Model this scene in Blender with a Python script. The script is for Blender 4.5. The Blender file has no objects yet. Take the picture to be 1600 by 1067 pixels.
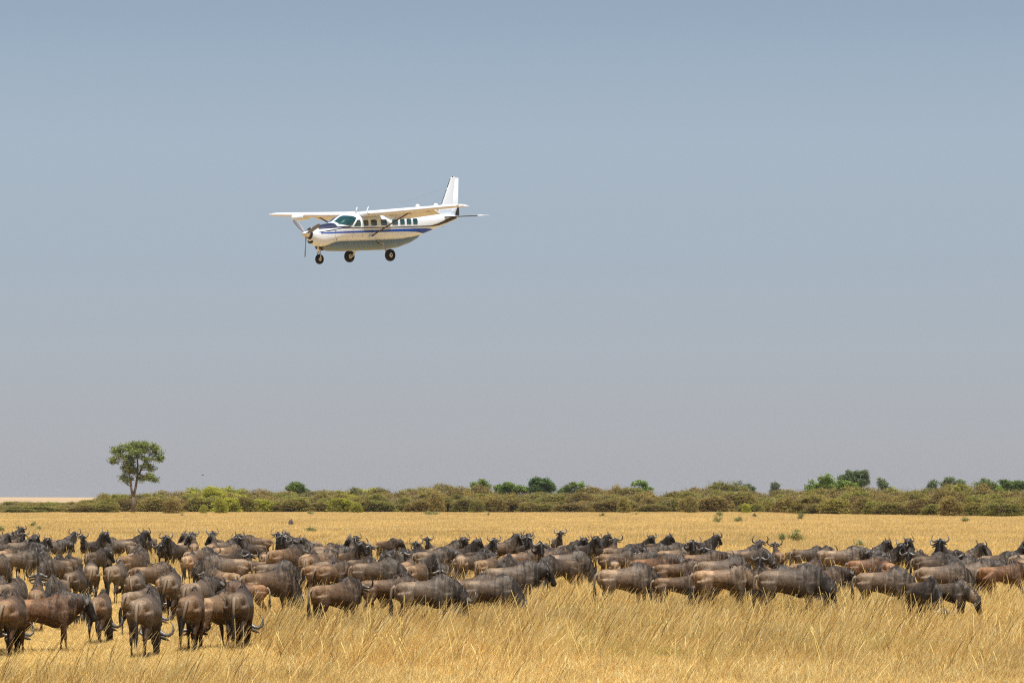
import bpy, bmesh, math, random
import numpy as np
from mathutils import Vector, Matrix, kdtree
R = math.radians
random.seed(7); RNG = np.random.default_rng(11)
scene = bpy.context.scene
COL = scene.collection
# ------------------------------------------------------------ camera, sky, sun, exposure
F_PX, CAM_H, HORIZON = 4444.0, 2.9, 783.0
PITCH = math.atan((HORIZON - 533.5) / F_PX)
cd = bpy.data.cameras.new('camera'); cam = bpy.data.objects.new('camera', cd); COL.objects.link(cam)
cam.location = (0, 0, CAM_H); cam.rotation_euler = (math.pi/2 + PITCH, 0, 0)
cd.sensor_width = 36.0; cd.lens = 36.0 * F_PX / 1600; cd.clip_start = 0.5; cd.clip_end = 40000
scene.camera = cam
SUN_EL, SUN_AZ = R(71), R(17)          # azimuth measured from the camera's back towards its right
sun_dir = Vector((math.sin(SUN_AZ)*math.cos(SUN_EL), -math.cos(SUN_AZ)*math.cos(SUN_EL), math.sin(SUN_EL)))
sd = bpy.data.lights.new('sun', 'SUN'); sun = bpy.data.objects.new('sun', sd); COL.objects.link(sun)
sun.rotation_euler = sun_dir.to_track_quat('Z', 'Y').to_euler(); sun.location = (0, 0, 60)
sd.energy = 5.0; sd.angle = R(0.55); sd.color = (1.0, 0.95, 0.87)
world = bpy.data.worlds.new('World'); scene.world = world; world.use_nodes = True
wn, wl = world.node_tree.nodes, world.node_tree.links
bg = wn['Background']; sky = wn.new('ShaderNodeTexSky'); sky.sky_type = 'NISHITA'; sky.sun_disc = False
sky.sun_elevation = SUN_EL; sky.sun_rotation = math.pi - SUN_AZ
sky.air_density = 1.0; sky.dust_density = 4.0; sky.ozone_density = 1.0; sky.altitude = 1500
SKY_MIX = 0.85
tc = wn.new('ShaderNodeTexCoord'); sep = wn.new('ShaderNodeSeparateXYZ'); ramp = wn.new('ShaderNodeValToRGB')
wl.new(tc.outputs['Generated'], sep.inputs[0]); wl.new(sep.outputs['Z'], ramp.inputs['Fac'])
cr = ramp.color_ramp
def stop(i, p, c):
    e = cr.elements[i] if i < 2 else cr.elements.new(p)
    e.position = p; e.color = (*c, 1)
stop(0, 0.0, (.400, .400, .436)); stop(1, 1.0, (.06, .10, .20))
stop(2, .035, (.384, .398, .446)); stop(2, .085, (.362, .415, .480)); stop(2, .125, (.380, .444, .516)); stop(2, .155, (.33, .41, .49)); stop(2, .24, (.18, .26, .37)); stop(2, .5, (.09, .15, .27))
vm = wn.new('ShaderNodeVectorMath'); vm.operation = 'SCALE'; vm.inputs['Scale'].default_value = 6.5
wl.new(ramp.outputs['Color'], vm.inputs[0])
mx = wn.new('ShaderNodeMix'); mx.data_type = 'RGBA'; mx.inputs[0].default_value = SKY_MIX
wl.new(sky.outputs[0], mx.inputs[6]); wl.new(vm.outputs[0], mx.inputs[7]); wl.new(mx.outputs[2], bg.inputs[0])
bg.inputs[1].default_value = 0.1
scene.view_settings.view_transform = 'Standard'; scene.view_settings.look = 'None'
scene.view_settings.exposure = 0.62; scene.view_settings.gamma = 1.0
scene.render.resolution_x = 1024; scene.render.resolution_y = 682
try:
    scene.cycles.use_denoising = False; scene.cycles.filter_width = 1.25
    scene.cycles.sample_clamp_indirect = 4.0
    scene.cycles.transparent_max_bounces = 8; scene.cycles.max_bounces = 6
    scene.cycles.diffuse_bounces = 3; scene.cycles.glossy_bounces = 3
except Exception: pass

# ------------------------------------------------------------ helpers
def at(px, v):                       # ground point seen v pixels (of the 1067-high photo) below the horizon
    py = HORIZON + v
    c, s = math.cos(PITCH), math.sin(PITCH)
    ray = Vector((px-800, 0, 0)) + Vector((0, -s, c))*(533.5-py) + Vector((0, c, s))*F_PX
    k = -CAM_H/ray.z
    return Vector((ray.x*k, ray.y*k, 0))
def at_dist(px, py, y):              # point on the pixel's ray at depth y
    c, s = math.cos(PITCH), math.sin(PITCH)
    ray = Vector((px-800, 0, 0)) + Vector((0, -s, c))*(533.5-py) + Vector((0, c, s))*F_PX
    k = y/ray.y
    return Vector((ray.x*k, y, CAM_H + ray.z*k))
def tag(o, label=None, cat=None, group=None, kind=None):
    if label: o['label'] = label
    if cat: o['category'] = cat
    if group: o['group'] = group
    if kind: o['kind'] = kind
    return o
def empty(name, loc=(0,0,0), rz=0.0):
    o = bpy.data.objects.new(name, None); COL.objects.link(o)
    o.location = loc; o.rotation_euler = (0, 0, rz); o.empty_display_size = .2
    return o
def put(name, me, parent=None, mat=None, link=True):
    o = bpy.data.objects.new(name, me)
    if link: COL.objects.link(o)
    if parent: o.parent = parent
    if mat and not me.materials: me.materials.append(mat)
    return o
class MB:
    def __init__(s): s.v = []; s.f = []; s.c = []
    def add(s, vs, fs, col=(1,1,1)):
        n = len(s.v); s.v += [tuple(p) for p in vs]; s.f += [tuple(i+n for i in f) for f in fs]
        if isinstance(col, list): s.c += col
        else: s.c += [col]*len(vs)
    def box(s, c, d, col=(1,1,1)):
        x,y,z = c; a,b,e = d[0]/2, d[1]/2, d[2]/2
        vs = [(x+i*a, y+j*b, z+k*e) for i in (-1,1) for j in (-1,1) for k in (-1,1)]
        s.add(vs, [(0,1,3,2),(4,6,7,5),(0,4,5,1),(2,3,7,6),(0,2,6,4),(1,5,7,3)], col)
    def tube(s, pts, rad, n=10, side=None, col=(1,1,1), cap=True, ring=None):
        # rad: number or (normal radius, side radius) per point; side: preferred lateral vectors
        pts = [Vector(p) for p in pts]; m = len(pts); vs = []; cs = []
        if not isinstance(rad, (list, tuple)): rad = [rad]*m
        for i, p in enumerate(pts):
            t = (pts[min(i+1, m-1)] - pts[max(i-1, 0)])
            t = t.normalized() if t.length > 1e-9 else Vector((0,0,1))
            sv = Vector(side[i]) if side else (Vector((0,1,0)) if abs(t.y) < .9 else Vector((1,0,0)))
            nv = t.cross(sv).normalized()
            if nv.length < .5: nv = Vector((0,0,1))
            sv = nv.cross(t).normalized()
            rn, rs = rad[i] if isinstance(rad[i], (tuple, list)) else (rad[i], rad[i])
            for k in range(n):
                a = 2*math.pi*k/n
                vs.append(p + nv*rn*math.cos(a) + sv*rs*math.sin(a))
                cs.append(col[i] if isinstance(col, list) else col)
        fs = [(i*n+k, i*n+(k+1) % n, (i+1)*n+(k+1) % n, (i+1)*n+k) for i in range(m-1) for k in range(n)]
        if cap: fs += [tuple(reversed(range(n))), tuple(range((m-1)*n, m*n))]
        s.add(vs, fs, cs)
    def sphere(s, c, r, col=(1,1,1), nu=10, nv=7):
        c = Vector(c); r = (r,r,r) if not isinstance(r, (tuple, list)) else r
        vs = []
        for i in range(nv+1):
            th = math.pi*i/nv
            for k in range(nu):
                a = 2*math.pi*k/nu
                vs.append((c.x+r[0]*math.sin(th)*math.cos(a), c.y+r[1]*math.sin(th)*math.sin(a), c.z+r[2]*math.cos(th)))
        fs = [(i*nu+k, (i+1)*nu+k, (i+1)*nu+(k+1) % nu, i*nu+(k+1) % nu) for i in range(nv) for k in range(nu)]
        s.add(vs, fs, col)
    def mesh(s, name, smooth=True):
        me = bpy.data.meshes.new(name); me.from_pydata(s.v, [], s.f)
        ca = me.color_attributes.new('Col', 'FLOAT_COLOR', 'POINT')
        a = np.ones((len(s.v), 4), np.float32); a[:, :3] = np.array(s.c, np.float32); ca.data.foreach_set('color', a.ravel())
        if smooth: me.polygons.foreach_set('use_smooth', [True]*len(me.polygons))
        me.update(); return me
    def build(s, name, mat, parent=None, smooth=True):
        return put(name, s.mesh(name, smooth), parent, mat)
def np_mesh(name, V, Fc, C, mat=None):
    me = bpy.data.meshes.new(name); nf, k = Fc.shape
    me.vertices.add(len(V)); me.vertices.foreach_set('co', V.astype(np.float32).ravel())
    me.loops.add(nf*k); me.loops.foreach_set('vertex_index', Fc.astype(np.int32).ravel())
    me.polygons.add(nf); me.polygons.foreach_set('loop_start', np.arange(0, nf*k, k, dtype=np.int32))
    me.polygons.foreach_set('loop_total', np.full(nf, k, np.int32))
    ca = me.color_attributes.new('Col', 'FLOAT_COLOR', 'POINT')
    a = np.ones((len(V), 4), np.float32); a[:, :3] = C; ca.data.foreach_set('color', a.ravel())
    me.update(calc_edges=True)
    if mat: me.materials.append(mat)
    return me
# ------------------------------------------------------------ materials
def mat(name, col, rough=.6, spec=.4, metal=0.0, noise=0.0, nscale=8.0, bump=0.0, vcol=False, coat=0.0, trans=0.0, objrand=0.0):
    m = bpy.data.materials.new(name); m.use_nodes = True
    N, L = m.node_tree.nodes, m.node_tree.links; b = N['Principled BSDF']
    b.inputs['Roughness'].default_value = rough; b.inputs['Metallic'].default_value = metal
    b.inputs['Specular IOR Level'].default_value = spec
    if coat: b.inputs['Coat Weight'].default_value = coat; b.inputs['Coat Roughness'].default_value = .08
    if vcol:
        a = N.new('ShaderNodeVertexColor'); a.layer_name = 'Col'; out = a.outputs[0]
    else:
        a = N.new('ShaderNodeRGB'); a.outputs[0].default_value = (*col, 1); out = a.outputs[0]
    if noise or bump:
        t = N.new('ShaderNodeTexCoord'); nz = N.new('ShaderNodeTexNoise'); nz.inputs['Scale'].default_value = nscale; nz.inputs['Detail'].default_value = 5
        L.new(t.outputs['Object'], nz.inputs['Vector'])
    if noise:
        mr = N.new('ShaderNodeMapRange'); mr.inputs[3].default_value = 1-noise; mr.inputs[4].default_value = 1+noise*.6
        mr.inputs[1].default_value = .3; mr.inputs[2].default_value = .7
        L.new(nz.outputs[0], mr.inputs[0])
        v = N.new('ShaderNodeVectorMath'); v.operation = 'SCALE'; L.new(out, v.inputs[0]); L.new(mr.outputs[0], v.inputs['Scale']); out = v.outputs[0]
    if objrand:
        oi = N.new('ShaderNodeObjectInfo'); mr = N.new('ShaderNodeMapRange'); mr.inputs[3].default_value = 1-objrand; mr.inputs[4].default_value = 1+objrand
        L.new(oi.outputs['Random'], mr.inputs[0])
        v = N.new('ShaderNodeVectorMath'); v.operation = 'SCALE'; L.new(out, v.inputs[0]); L.new(mr.outputs[0], v.inputs['Scale']); out = v.outputs[0]
    L.new(out, b.inputs['Base Color'])
    if bump:
        bp = N.new('ShaderNodeBump'); bp.inputs['Strength'].default_value = bump; bp.inputs['Distance'].default_value = .02
        L.new(nz.outputs[0], bp.inputs['Height']); L.new(bp.outputs[0], b.inputs['Normal'])
    if trans:
        tr = N.new('ShaderNodeBsdfTranslucent'); L.new(out, tr.inputs[0]); ms = N.new('ShaderNodeMixShader'); ms.inputs[0].default_value = trans
        L.new(b.outputs[0], ms.inputs[1]); L.new(tr.outputs[0], ms.inputs[2]); L.new(ms.outputs[0], N['Material Output'].inputs[0])
    return m
# ------------------------------------------------------------ ground and hills
def noise2(x, y):                      # smooth value noise from a few sines
    return (math.sin(x*1.3+y*.7)+math.sin(x*.53-y*1.1+2)+math.sin(x*2.1+y*1.9+5)*.5+math.sin(-x*.31+y*.23+1)*1.2)/3.7
gm = bpy.data.materials.new('dry_ground'); gm.use_nodes = True
N, L = gm.node_tree.nodes, gm.node_tree.links; B = N['Principled BSDF']; B.inputs['Roughness'].default_value = .95; B.inputs['Specular IOR Level'].default_value = .1
t = N.new('ShaderNodeNewGeometry'); m1 = N.new('ShaderNodeMapping'); m1.inputs['Scale'].default_value = (.5, .10, 1)
L.new(t.outputs['Position'], m1.inputs['Vector'])
n1 = N.new('ShaderNodeTexNoise'); n1.inputs['Scale'].default_value = 1.0; n1.inputs['Detail'].default_value = 9; n1.inputs['Roughness'].default_value = .68; L.new(m1.outputs[0], n1.inputs['Vector'])
r1 = N.new('ShaderNodeValToRGB'); e = r1.color_ramp.elements
e[0].position = .32; e[0].color = (.33, .23, .11, 1); e[1].position = .70; e[1].color = (.56, .42, .23, 1)
e2 = r1.color_ramp.elements.new(.5); e2.color = (.47, .34, .17, 1)
L.new(n1.outputs[0], r1.inputs[0])
n2 = N.new('ShaderNodeTexNoise'); n2.inputs['Scale'].default_value = .02; n2.inputs['Detail'].default_value = 4; L.new(t.outputs['Position'], n2.inputs['Vector'])
mr = N.new('ShaderNodeMapRange'); mr.inputs[1].default_value = .3; mr.inputs[2].default_value = .7; mr.inputs[3].default_value = .85; mr.inputs[4].default_value = 1.1; L.new(n2.outputs[0], mr.inputs[0])
vs = N.new('ShaderNodeVectorMath'); vs.operation = 'SCALE'; L.new(r1.outputs[0], vs.inputs[0]); L.new(mr.outputs[0], vs.inputs['Scale']); L.new(vs.outputs[0], B.inputs['Base Color'])
n3 = N.new('ShaderNodeTexNoise'); n3.inputs['Scale'].default_value = 6; n3.inputs['Detail'].default_value = 6; L.new(t.outputs['Position'], n3.inputs['Vector'])
bp = N.new('ShaderNodeBump'); bp.inputs['Distance'].default_value = .08; bp.inputs['Strength'].default_value = .8; L.new(n3.outputs[0], bp.inputs['Height']); L.new(bp.outputs[0], B.inputs['Normal'])
g = MB()
ys = [-60, 0, 40, 60, 90, 140, 220, 400, 700, 1200, 2200, 4000, 9000, 20000]; xs = [-12000, -2000, -300, -80, -20, 20, 80, 300, 2000, 12000]
for y in ys:
    for x in xs: g.v.append((x, y, 0)); g.c.append((1,1,1))
nx = len(xs)
g.f = [(j*nx+i, j*nx+i+1, (j+1)*nx+i+1, (j+1)*nx+i) for j in range(len(ys)-1) for i in range(nx-1)]
o = g.build('ground', gm); tag(o, 'flat plain of dry golden savannah soil and straw', 'ground', kind='structure')
hm = mat('far_grassland', (.40, .285, .165), .95, .05, noise=.12, nscale=.004)
h = MB(); nxh, nyh = 120, 10
for j in range(nyh):
    for i in range(nxh):
        y = [770, 1400, 2200, 3000, 3600, 4200, 4800, 5400, 6000, 6800][j]; x = (-4200+8400*i/(nxh-1))*(y/5000)**.5
        px = x/y*F_PX+800
        prof = 9.5+1.2*math.sin(x*.0011+.5)+.6*math.sin(x*.004)-.9*math.tanh((px-500)/500)
        z = [.02, .08, .12, .18, .45, .8, 1, .95, .8, .5][j]*(1 if j < 4 else prof)
        h.v.append((x, y, z)); h.c.append((1,1,1))
h.f = [(j*nxh+i, j*nxh+i+1, (j+1)*nxh+i+1, (j+1)*nxh+i) for j in range(nyh-1) for i in range(nxh-1)]
o = h.build('hills', hm); tag(o, 'low far rise of pale dry grassland behind the thicket', 'hills', kind='structure')

# ------------------------------------------------------------ foliage
HAZE = True
leaf_m = mat('leaves', (1,1,1), .6, .25, vcol=True, trans=.25, objrand=.18)
bark_m = mat('bark', (.16, .12, .09), .9, .1, noise=.35, nscale=3)
def rand_unit(n, rng):
    v = rng.normal(size=(n,3)); return v/np.linalg.norm(v, axis=1)[:, None]
def leaf_cloud(lobes, dens, size, palette, rng, up=.3, thin=.0):
    """lobes: (cx,cy,cz,rx,ry,rz). Quads spread through each lobe, denser to its shell, in clumps."""
    P = []; 
    for (cx,cy,cz,rx,ry,rz) in lobes:
        area = (rx*ry+ry*rz+rx*rz)*4.2
        ncl = max(6, int(area*dens/14)); d = rand_unit(ncl, rng)*(rng.uniform(.45, 1.03, ncl)**.6)[:, None]
        cl = d*np.array([rx,ry,rz])+np.array([cx,cy,cz])
        k = 14
        pts = np.repeat(cl, k, 0)+rng.normal(size=(ncl*k,3))*size*1.5*np.array([1.1,1.1,.7])
        P.append(pts)
    P = np.concatenate(P); n = len(P)
    nrm = rand_unit(n, rng); nrm[:,2] = np.abs(nrm[:,2])+up; nrm /= np.linalg.norm(nrm, axis=1)[:,None]
    a = np.cross(nrm, rand_unit(n, rng)); a /= np.linalg.norm(a, axis=1)[:,None]; b = np.cross(nrm, a)
    s = size*rng.uniform(.5, 1.2, n)[:,None]; w = .55
    V = np.stack([P-a*s, P-b*s*w, P+a*s, P+b*s*w], 1).reshape(-1,3)
    pal = np.array(palette); ci = rng.integers(0, len(pal), (n+13)//14)
    C = pal[np.repeat(ci, 14)[:n]]*rng.uniform(.87, 1.13, n)[:,None]
    return V, np.arange(n*4).reshape(n,4), np.repeat(C, 4, 0)
def twigs(n, w, h, rng, col, z0=.2, thick=.035):
    V=[];Fc=[];C=[]
    for i in range(n):
        a = rng.uniform(0, 2*math.pi); r = rng.uniform(0,.5)
        p0 = np.array([math.cos(a)*r*w*.5, math.sin(a)*r*w*.4, z0]); sp = rng.uniform(.35,1.0)
        p1 = np.array([math.cos(a)*w*.5*sp, math.sin(a)*w*.45*sp, h*rng.uniform(.75,1.12)])
        m = (p0+p1)/2+rng.normal(size=3)*.3; k=len(V)
        for p,t in ((p0,thick),(m,thick*.7),(p1,thick*.25)): V += [p+[-t,0,0], p+[t,0,0]]
        Fc += [(k,k+1,k+3,k+2),(k+2,k+3,k+5,k+4)]; C += [np.array(col)*rng.uniform(.7,1.3)]*6
    return np.array(V), np.array(Fc), np.array(C)
def join(parts):
    V=[];Fc=[];C=[];n=0
    for v,f,c in parts: V.append(v);Fc.append(f+n);C.append(c);n+=len(v)
    return np.concatenate(V), np.concatenate(Fc), np.concatenate(C)
OLIVE=[(.22,.215,.036),(.25,.235,.042),(.185,.19,.038),(.25,.21,.05)]
RUST=[(.27,.195,.05),(.235,.175,.045),(.24,.20,.045),(.29,.205,.06)]
YELL=[(.40,.38,.035),(.34,.34,.035),(.28,.29,.04)]
DEEP=[(.085,.145,.035),(.11,.18,.04),(.07,.12,.03)]
BRIGHT=[(.22,.33,.045),(.27,.37,.055),(.16,.26,.04)]
GREYG=[(.13,.175,.075),(.105,.15,.07),(.15,.19,.085)]
MID=[(.15,.21,.035),(.18,.24,.045),(.11,.16,.03)]
def bush_lobes(w, d, h, rng, n=12):
    L=[]
    for i in range(n):
        a = rng.uniform(0, 6.28); r = rng.uniform(.1,.62)
        rr = rng.uniform(.22,.36)
        zt = h*(1-.45*r*r)*rng.uniform(.72,1.0)-rr*h*.55
        L.append((math.cos(a)*r*w*.5, math.sin(a)*r*d*.5, max(zt,.2*h), rr*w*.62, rr*d*.6, rr*h*.62))
    L.append((0,0,h*.40,w*.46,d*.44,h*.46)); L.append((-w*.12,0,h*.22,w*.38,d*.42,h*.24)); L.append((w*.14,0,h*.2,w*.36,d*.42,h*.24))
    return L
bush_mesh = {}
def bush_proto(kind, k):
    rng = np.random.default_rng(hash((len(kind), ord(kind[0]), k)) % 99991)
    pal = dict(olive=OLIVE, rust=RUST, yellow=YELL, mix=OLIVE+RUST)[kind]
    parts = [leaf_cloud(bush_lobes(1*7, 5, 5, rng), 44, .125, pal, rng, up=.7)]
    parts.append(twigs(90 if kind != 'yellow' else 25, 6.6, 4.5, rng, (.26,.19,.13)))
    return np_mesh(f'bush_{kind}_{k}', *join(parts), leaf_m)
BP = {k: [bush_proto(k, i) for i in range(3)] for k in ('olive','rust','yellow','mix')}
def base_v(px): return float(np.interp(px, [-200,0,300,700,1000,1200,1300,1600,1800],[20,19.5,18.5,17.2,17.5,18.5,22,26,27]))
TOPX=[-200,0,30,60,100,130,150,180,200,240,265,300,340,360,400,460,500,520,560,590,620,650,680,720,750,800,850,900,950,980,1000,1020,1045,1070,1090,1120,1150,1180,1200,1230,1260,1300,1340,1360,1400,1440,1470,1490,1510,1550,1600,1800]
TOPY=[785,790,784,783,783,782,778,771,775,772,766,768,758,765,767,772,768,766,768,766,770,766,756,760,766,769,770,768,766,762,768,775,772,766,762,760,757,768,775,766,764,766,759,763,768,768,761,757,764,768,768,768]
GEO_POINTS = []
def scatter_object(name, pts, rots, scl, idx, protos, label, cat):
    me = bpy.data.meshes.new(name); me.vertices.add(len(pts)); me.vertices.foreach_set('co', np.asarray(pts, np.float32).ravel())
    a = me.attributes.new('rot', 'FLOAT_VECTOR', 'POINT'); a.data.foreach_set('vector', np.asarray(rots, np.float32).ravel())
    a = me.attributes.new('scl', 'FLOAT_VECTOR', 'POINT'); a.data.foreach_set('vector', np.asarray(scl, np.float32).ravel())
    a = me.attributes.new('idx', 'INT', 'POINT'); a.data.foreach_set('value', np.asarray(idx, np.int32))
    ob = put(name, me); tag(ob, label, cat, kind='stuff')
    col = bpy.data.collections.new(name+'_sources')
    for i, pm in enumerate(protos):
        col.objects.link(bpy.data.objects.new(f'{name}_source_{i:02d}', pm))
    ng = bpy.data.node_groups.new(name+'_scatter', 'GeometryNodeTree')
    ng.interface.new_socket('Geometry', in_out='INPUT', socket_type='NodeSocketGeometry')
    ng.interface.new_socket('Geometry', in_out='OUTPUT', socket_type='NodeSocketGeometry')
    n, l = ng.nodes, ng.links
    gi = n.new('NodeGroupInput'); go = n.new('NodeGroupOutput'); iop = n.new('GeometryNodeInstanceOnPoints'); ci = n.new('GeometryNodeCollectionInfo')
    ci.inputs['Collection'].default_value = col; ci.inputs['Separate Children'].default_value = True; ci.inputs['Reset Children'].default_value = True
    def attr(nm, dt):
        q = n.new('GeometryNodeInputNamedAttribute'); q.data_type = dt; q.inputs['Name'].default_value = nm; return q.outputs['Attribute']
    iop.inputs['Pick Instance'].default_value = True
    l.new(gi.outputs[0], iop.inputs['Points']); l.new(ci.outputs[0], iop.inputs['Instance'])
    l.new(attr('idx','INT'), iop.inputs['Instance Index']); l.new(attr('scl','FLOAT_VECTOR'), iop.inputs['Scale'])
    e2r = n.new('FunctionNodeEulerToRotation'); l.new(attr('rot','FLOAT_VECTOR'), e2r.inputs[0]); l.new(e2r.outputs[0], iop.inputs['Rotation'])
    l.new(iop.outputs[0], go.inputs[0])
    ob.modifiers.new('scatter', 'NODES').node_group = ng
    return ob
flat = [m for k in ('olive','rust','yellow','mix') for m in BP[k]]
pts=[];rots=[];scl=[];idx=[]
rng = np.random.default_rng(5)
def kind_at(px):
    n = noise2(px*.018, 3.1); m = noise2(px*.03, 9.7)
    if 300 < px < 400 and rng.random() < .55: return 2
    if 520 < px < 590 and rng.random() < .35: return 2
    if px < 260: return rng.choice([0,0,3,0,1])
    return rng.choice([1,1,3,3,0]) if n > 0 else rng.choice([0,0,3,3,1])
for row in range(4):
    px = -140.0+row*7
    while px < 1740:
        if row < 2 and abs(px-207) < 34: px += 60; continue
        v = base_v(px)-row*1.1+rng.normal()*.35
        P = at(px, v); ppm = F_PX/P.y
        top = np.interp(px, TOPX, TOPY); H = (HORIZON+v-top)/ppm*((1.12 if rng.random() < .8 else 1.3) if row == 3 else rng.uniform(.78,1.02) if row else rng.uniform(.5,.85))*rng.uniform(.94,1.08)
        W = rng.uniform(48,84)/ppm
        pts.append(P-Vector((0,0,.25))); rots.append((0,0,rng.uniform(0,6.28))); scl.append((W/7, W/7, H/5)); idx.append(int(kind_at(px))*3+int(rng.integers(3)))
        px += rng.uniform(15,25)
scatter_object('thicket', pts, rots, scl, idx, flat, 'long dense belt of olive and rust brown scrub crossing the plain', 'thicket')

# trees with their own trunk, limbs and crown ---------------------------------------------------
def limb(mb, pts, r0, r1):
    n = len(pts); mb.tube(pts, [r0+(r1-r0)*i/(n-1) for i in range(n)], n=7)
def tree(name, px, v, top, lobes, palette, label, cat='tree', trunk=None, dens=20, leaf=.17, group=None, seed=0, tw=.3):
    """lobes in photo pixels: (x, y, rx, ry) placed at the tree's own distance with their own depth"""
    P = at(px, v); ppm = F_PX/P.y; rng = np.random.default_rng(seed+int(px))
    root = empty(name, P); base_y = HORIZON+v
    if not trunk:
        xs0 = [l[0] for l in lobes]; lobes = list(lobes)+[(sum(xs0)/len(xs0)+q, max(l[1] for l in lobes)+4, 7, 5) for q in (-3, 4)]
    L3 = []; G_ = 1.0 if trunk else (1.0 if name=='thin_tree' else 1.14)
    for (x,y,rx,ry) in lobes:
        rx*=G_; ry*=G_
        if not trunk and rx > 4.5:
            for q in range(5):
                a_ = rng.uniform(0, 6.28); rr = rng.uniform(.35, .8)
                L3.append(((x+math.cos(a_)*rx*rr-px)/ppm, rng.uniform(-.5,.5)*rx/ppm, (base_y-y+math.sin(a_)*ry*rr)/ppm, rx/ppm*.48, rx/ppm*.48, ry/ppm*.48))
            rx *= .62; ry *= .62
        L3.append(((x-px)/ppm, rng.uniform(-.6,.6)*rx/ppm*1.2, (base_y-y)/ppm, rx/ppm, rx/ppm*rng.uniform(.8,1.1), ry/ppm))
    me = np_mesh('crown', *leaf_cloud(L3, dens, leaf, palette, rng), leaf_m)
    put('crown', me, root)
    mb = MB()
    if trunk:
        for path, r0, r1 in trunk: limb(mb, [((x-px)/ppm, dy, (base_y-y)/ppm) for x,y,dy in path], r0, r1)
    else:
        zc = np.mean([l[2] for l in L3]); limb(mb, [(0,0,-.2),(.15,0,zc*.4),(0,.1,zc*.8)], tw, tw*.6)
    for (cx,cy,cz,rx,ry,rz) in L3:
        if trunk:
            # branch from the nearest trunk vertex
            q = min(mb.v[:400], key=lambda w: (w[0]-cx)**2+(w[1]-cy)**2+1.6*(w[2]-cz+rz)**2)
            s = Vector(q)
        else: s = Vector((0,0,cz*.5))
        e = Vector((cx,cy,cz)); mid = (s+e)/2+Vector((0,0,-.05*(e-s).length))
        limb(mb, [s, mid, e], .09, .03)
    mb.build('trunk', bark_m, root)
    tag(root, label, cat, group)
    return root
# the lone tree
z = lambda X, Y: (X/5, 680+Y/5)
LT = [(895,195,40,28),(900,120,45,30),(960,100,50,32),(1040,85,55,36),(1100,75,50,28),(1160,90,50,28),(1215,110,45,28),(1255,165,30,32),(1240,190,35,18),
      (1050,130,60,26),(1120,120,45,22),(985,175,40,18),(1010,195,45,26),(980,240,42,32),(1025,245,40,34),(1000,280,38,26),(1040,280,35,26),(960,330,30,24),(985,355,32,20),(1010,340,28,22),
      (1090,170,40,16),(1150,190,45,18),(1140,240,45,22),(1180,260,35,24),(1125,320,40,22),(1170,325,45,28),(1210,345,35,20),(1110,350,30,12),(870,200,22,18),(1195,150,35,20),(925,160,35,18)]
LT = [(*z(a,b), c/5, d/5) for a,b,c,d in LT]
trk = [([(*z(1041,600),0),(*z(1041,520),0),(*z(1040,470),0.1)], .48,.36),
       ([(*z(1038,480),0),(*z(1026,420),-.2),(*z(1022,360),-.5),(*z(1005,290),-.6),(*z(975,210),-1),(*z(930,170),-1.4)], .30,.09),
       ([(*z(1042,480),0),(*z(1058,400),.3),(*z(1068,330),.4),(*z(1072,250),.3),(*z(1070,170),0),(*z(1050,100),-.2)], .32,.10),
       ([(*z(1066,340),.3),(*z(1095,270),.8),(*z(1130,190),.9),(*z(1190,130),1.2)], .26,.08),
       ([(*z(1030,400),0),(*z(1000,390),-.5),(*z(960,355),-.8)], .14,.05),
       ([(*z(1064,345),.3),(*z(1110,310),-.6),(*z(1160,330),-1)], .16,.05)]
tree('lone_tree', 207.5, 21.0, 690, LT, [(.145,.19,.04),(.19,.225,.05),(.11,.145,.035),(.23,.245,.065)], 'tall lone umbrella shaped tree with forked trunk rising above the scrub', trunk=trk, dens=40, leaf=.20)
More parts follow.
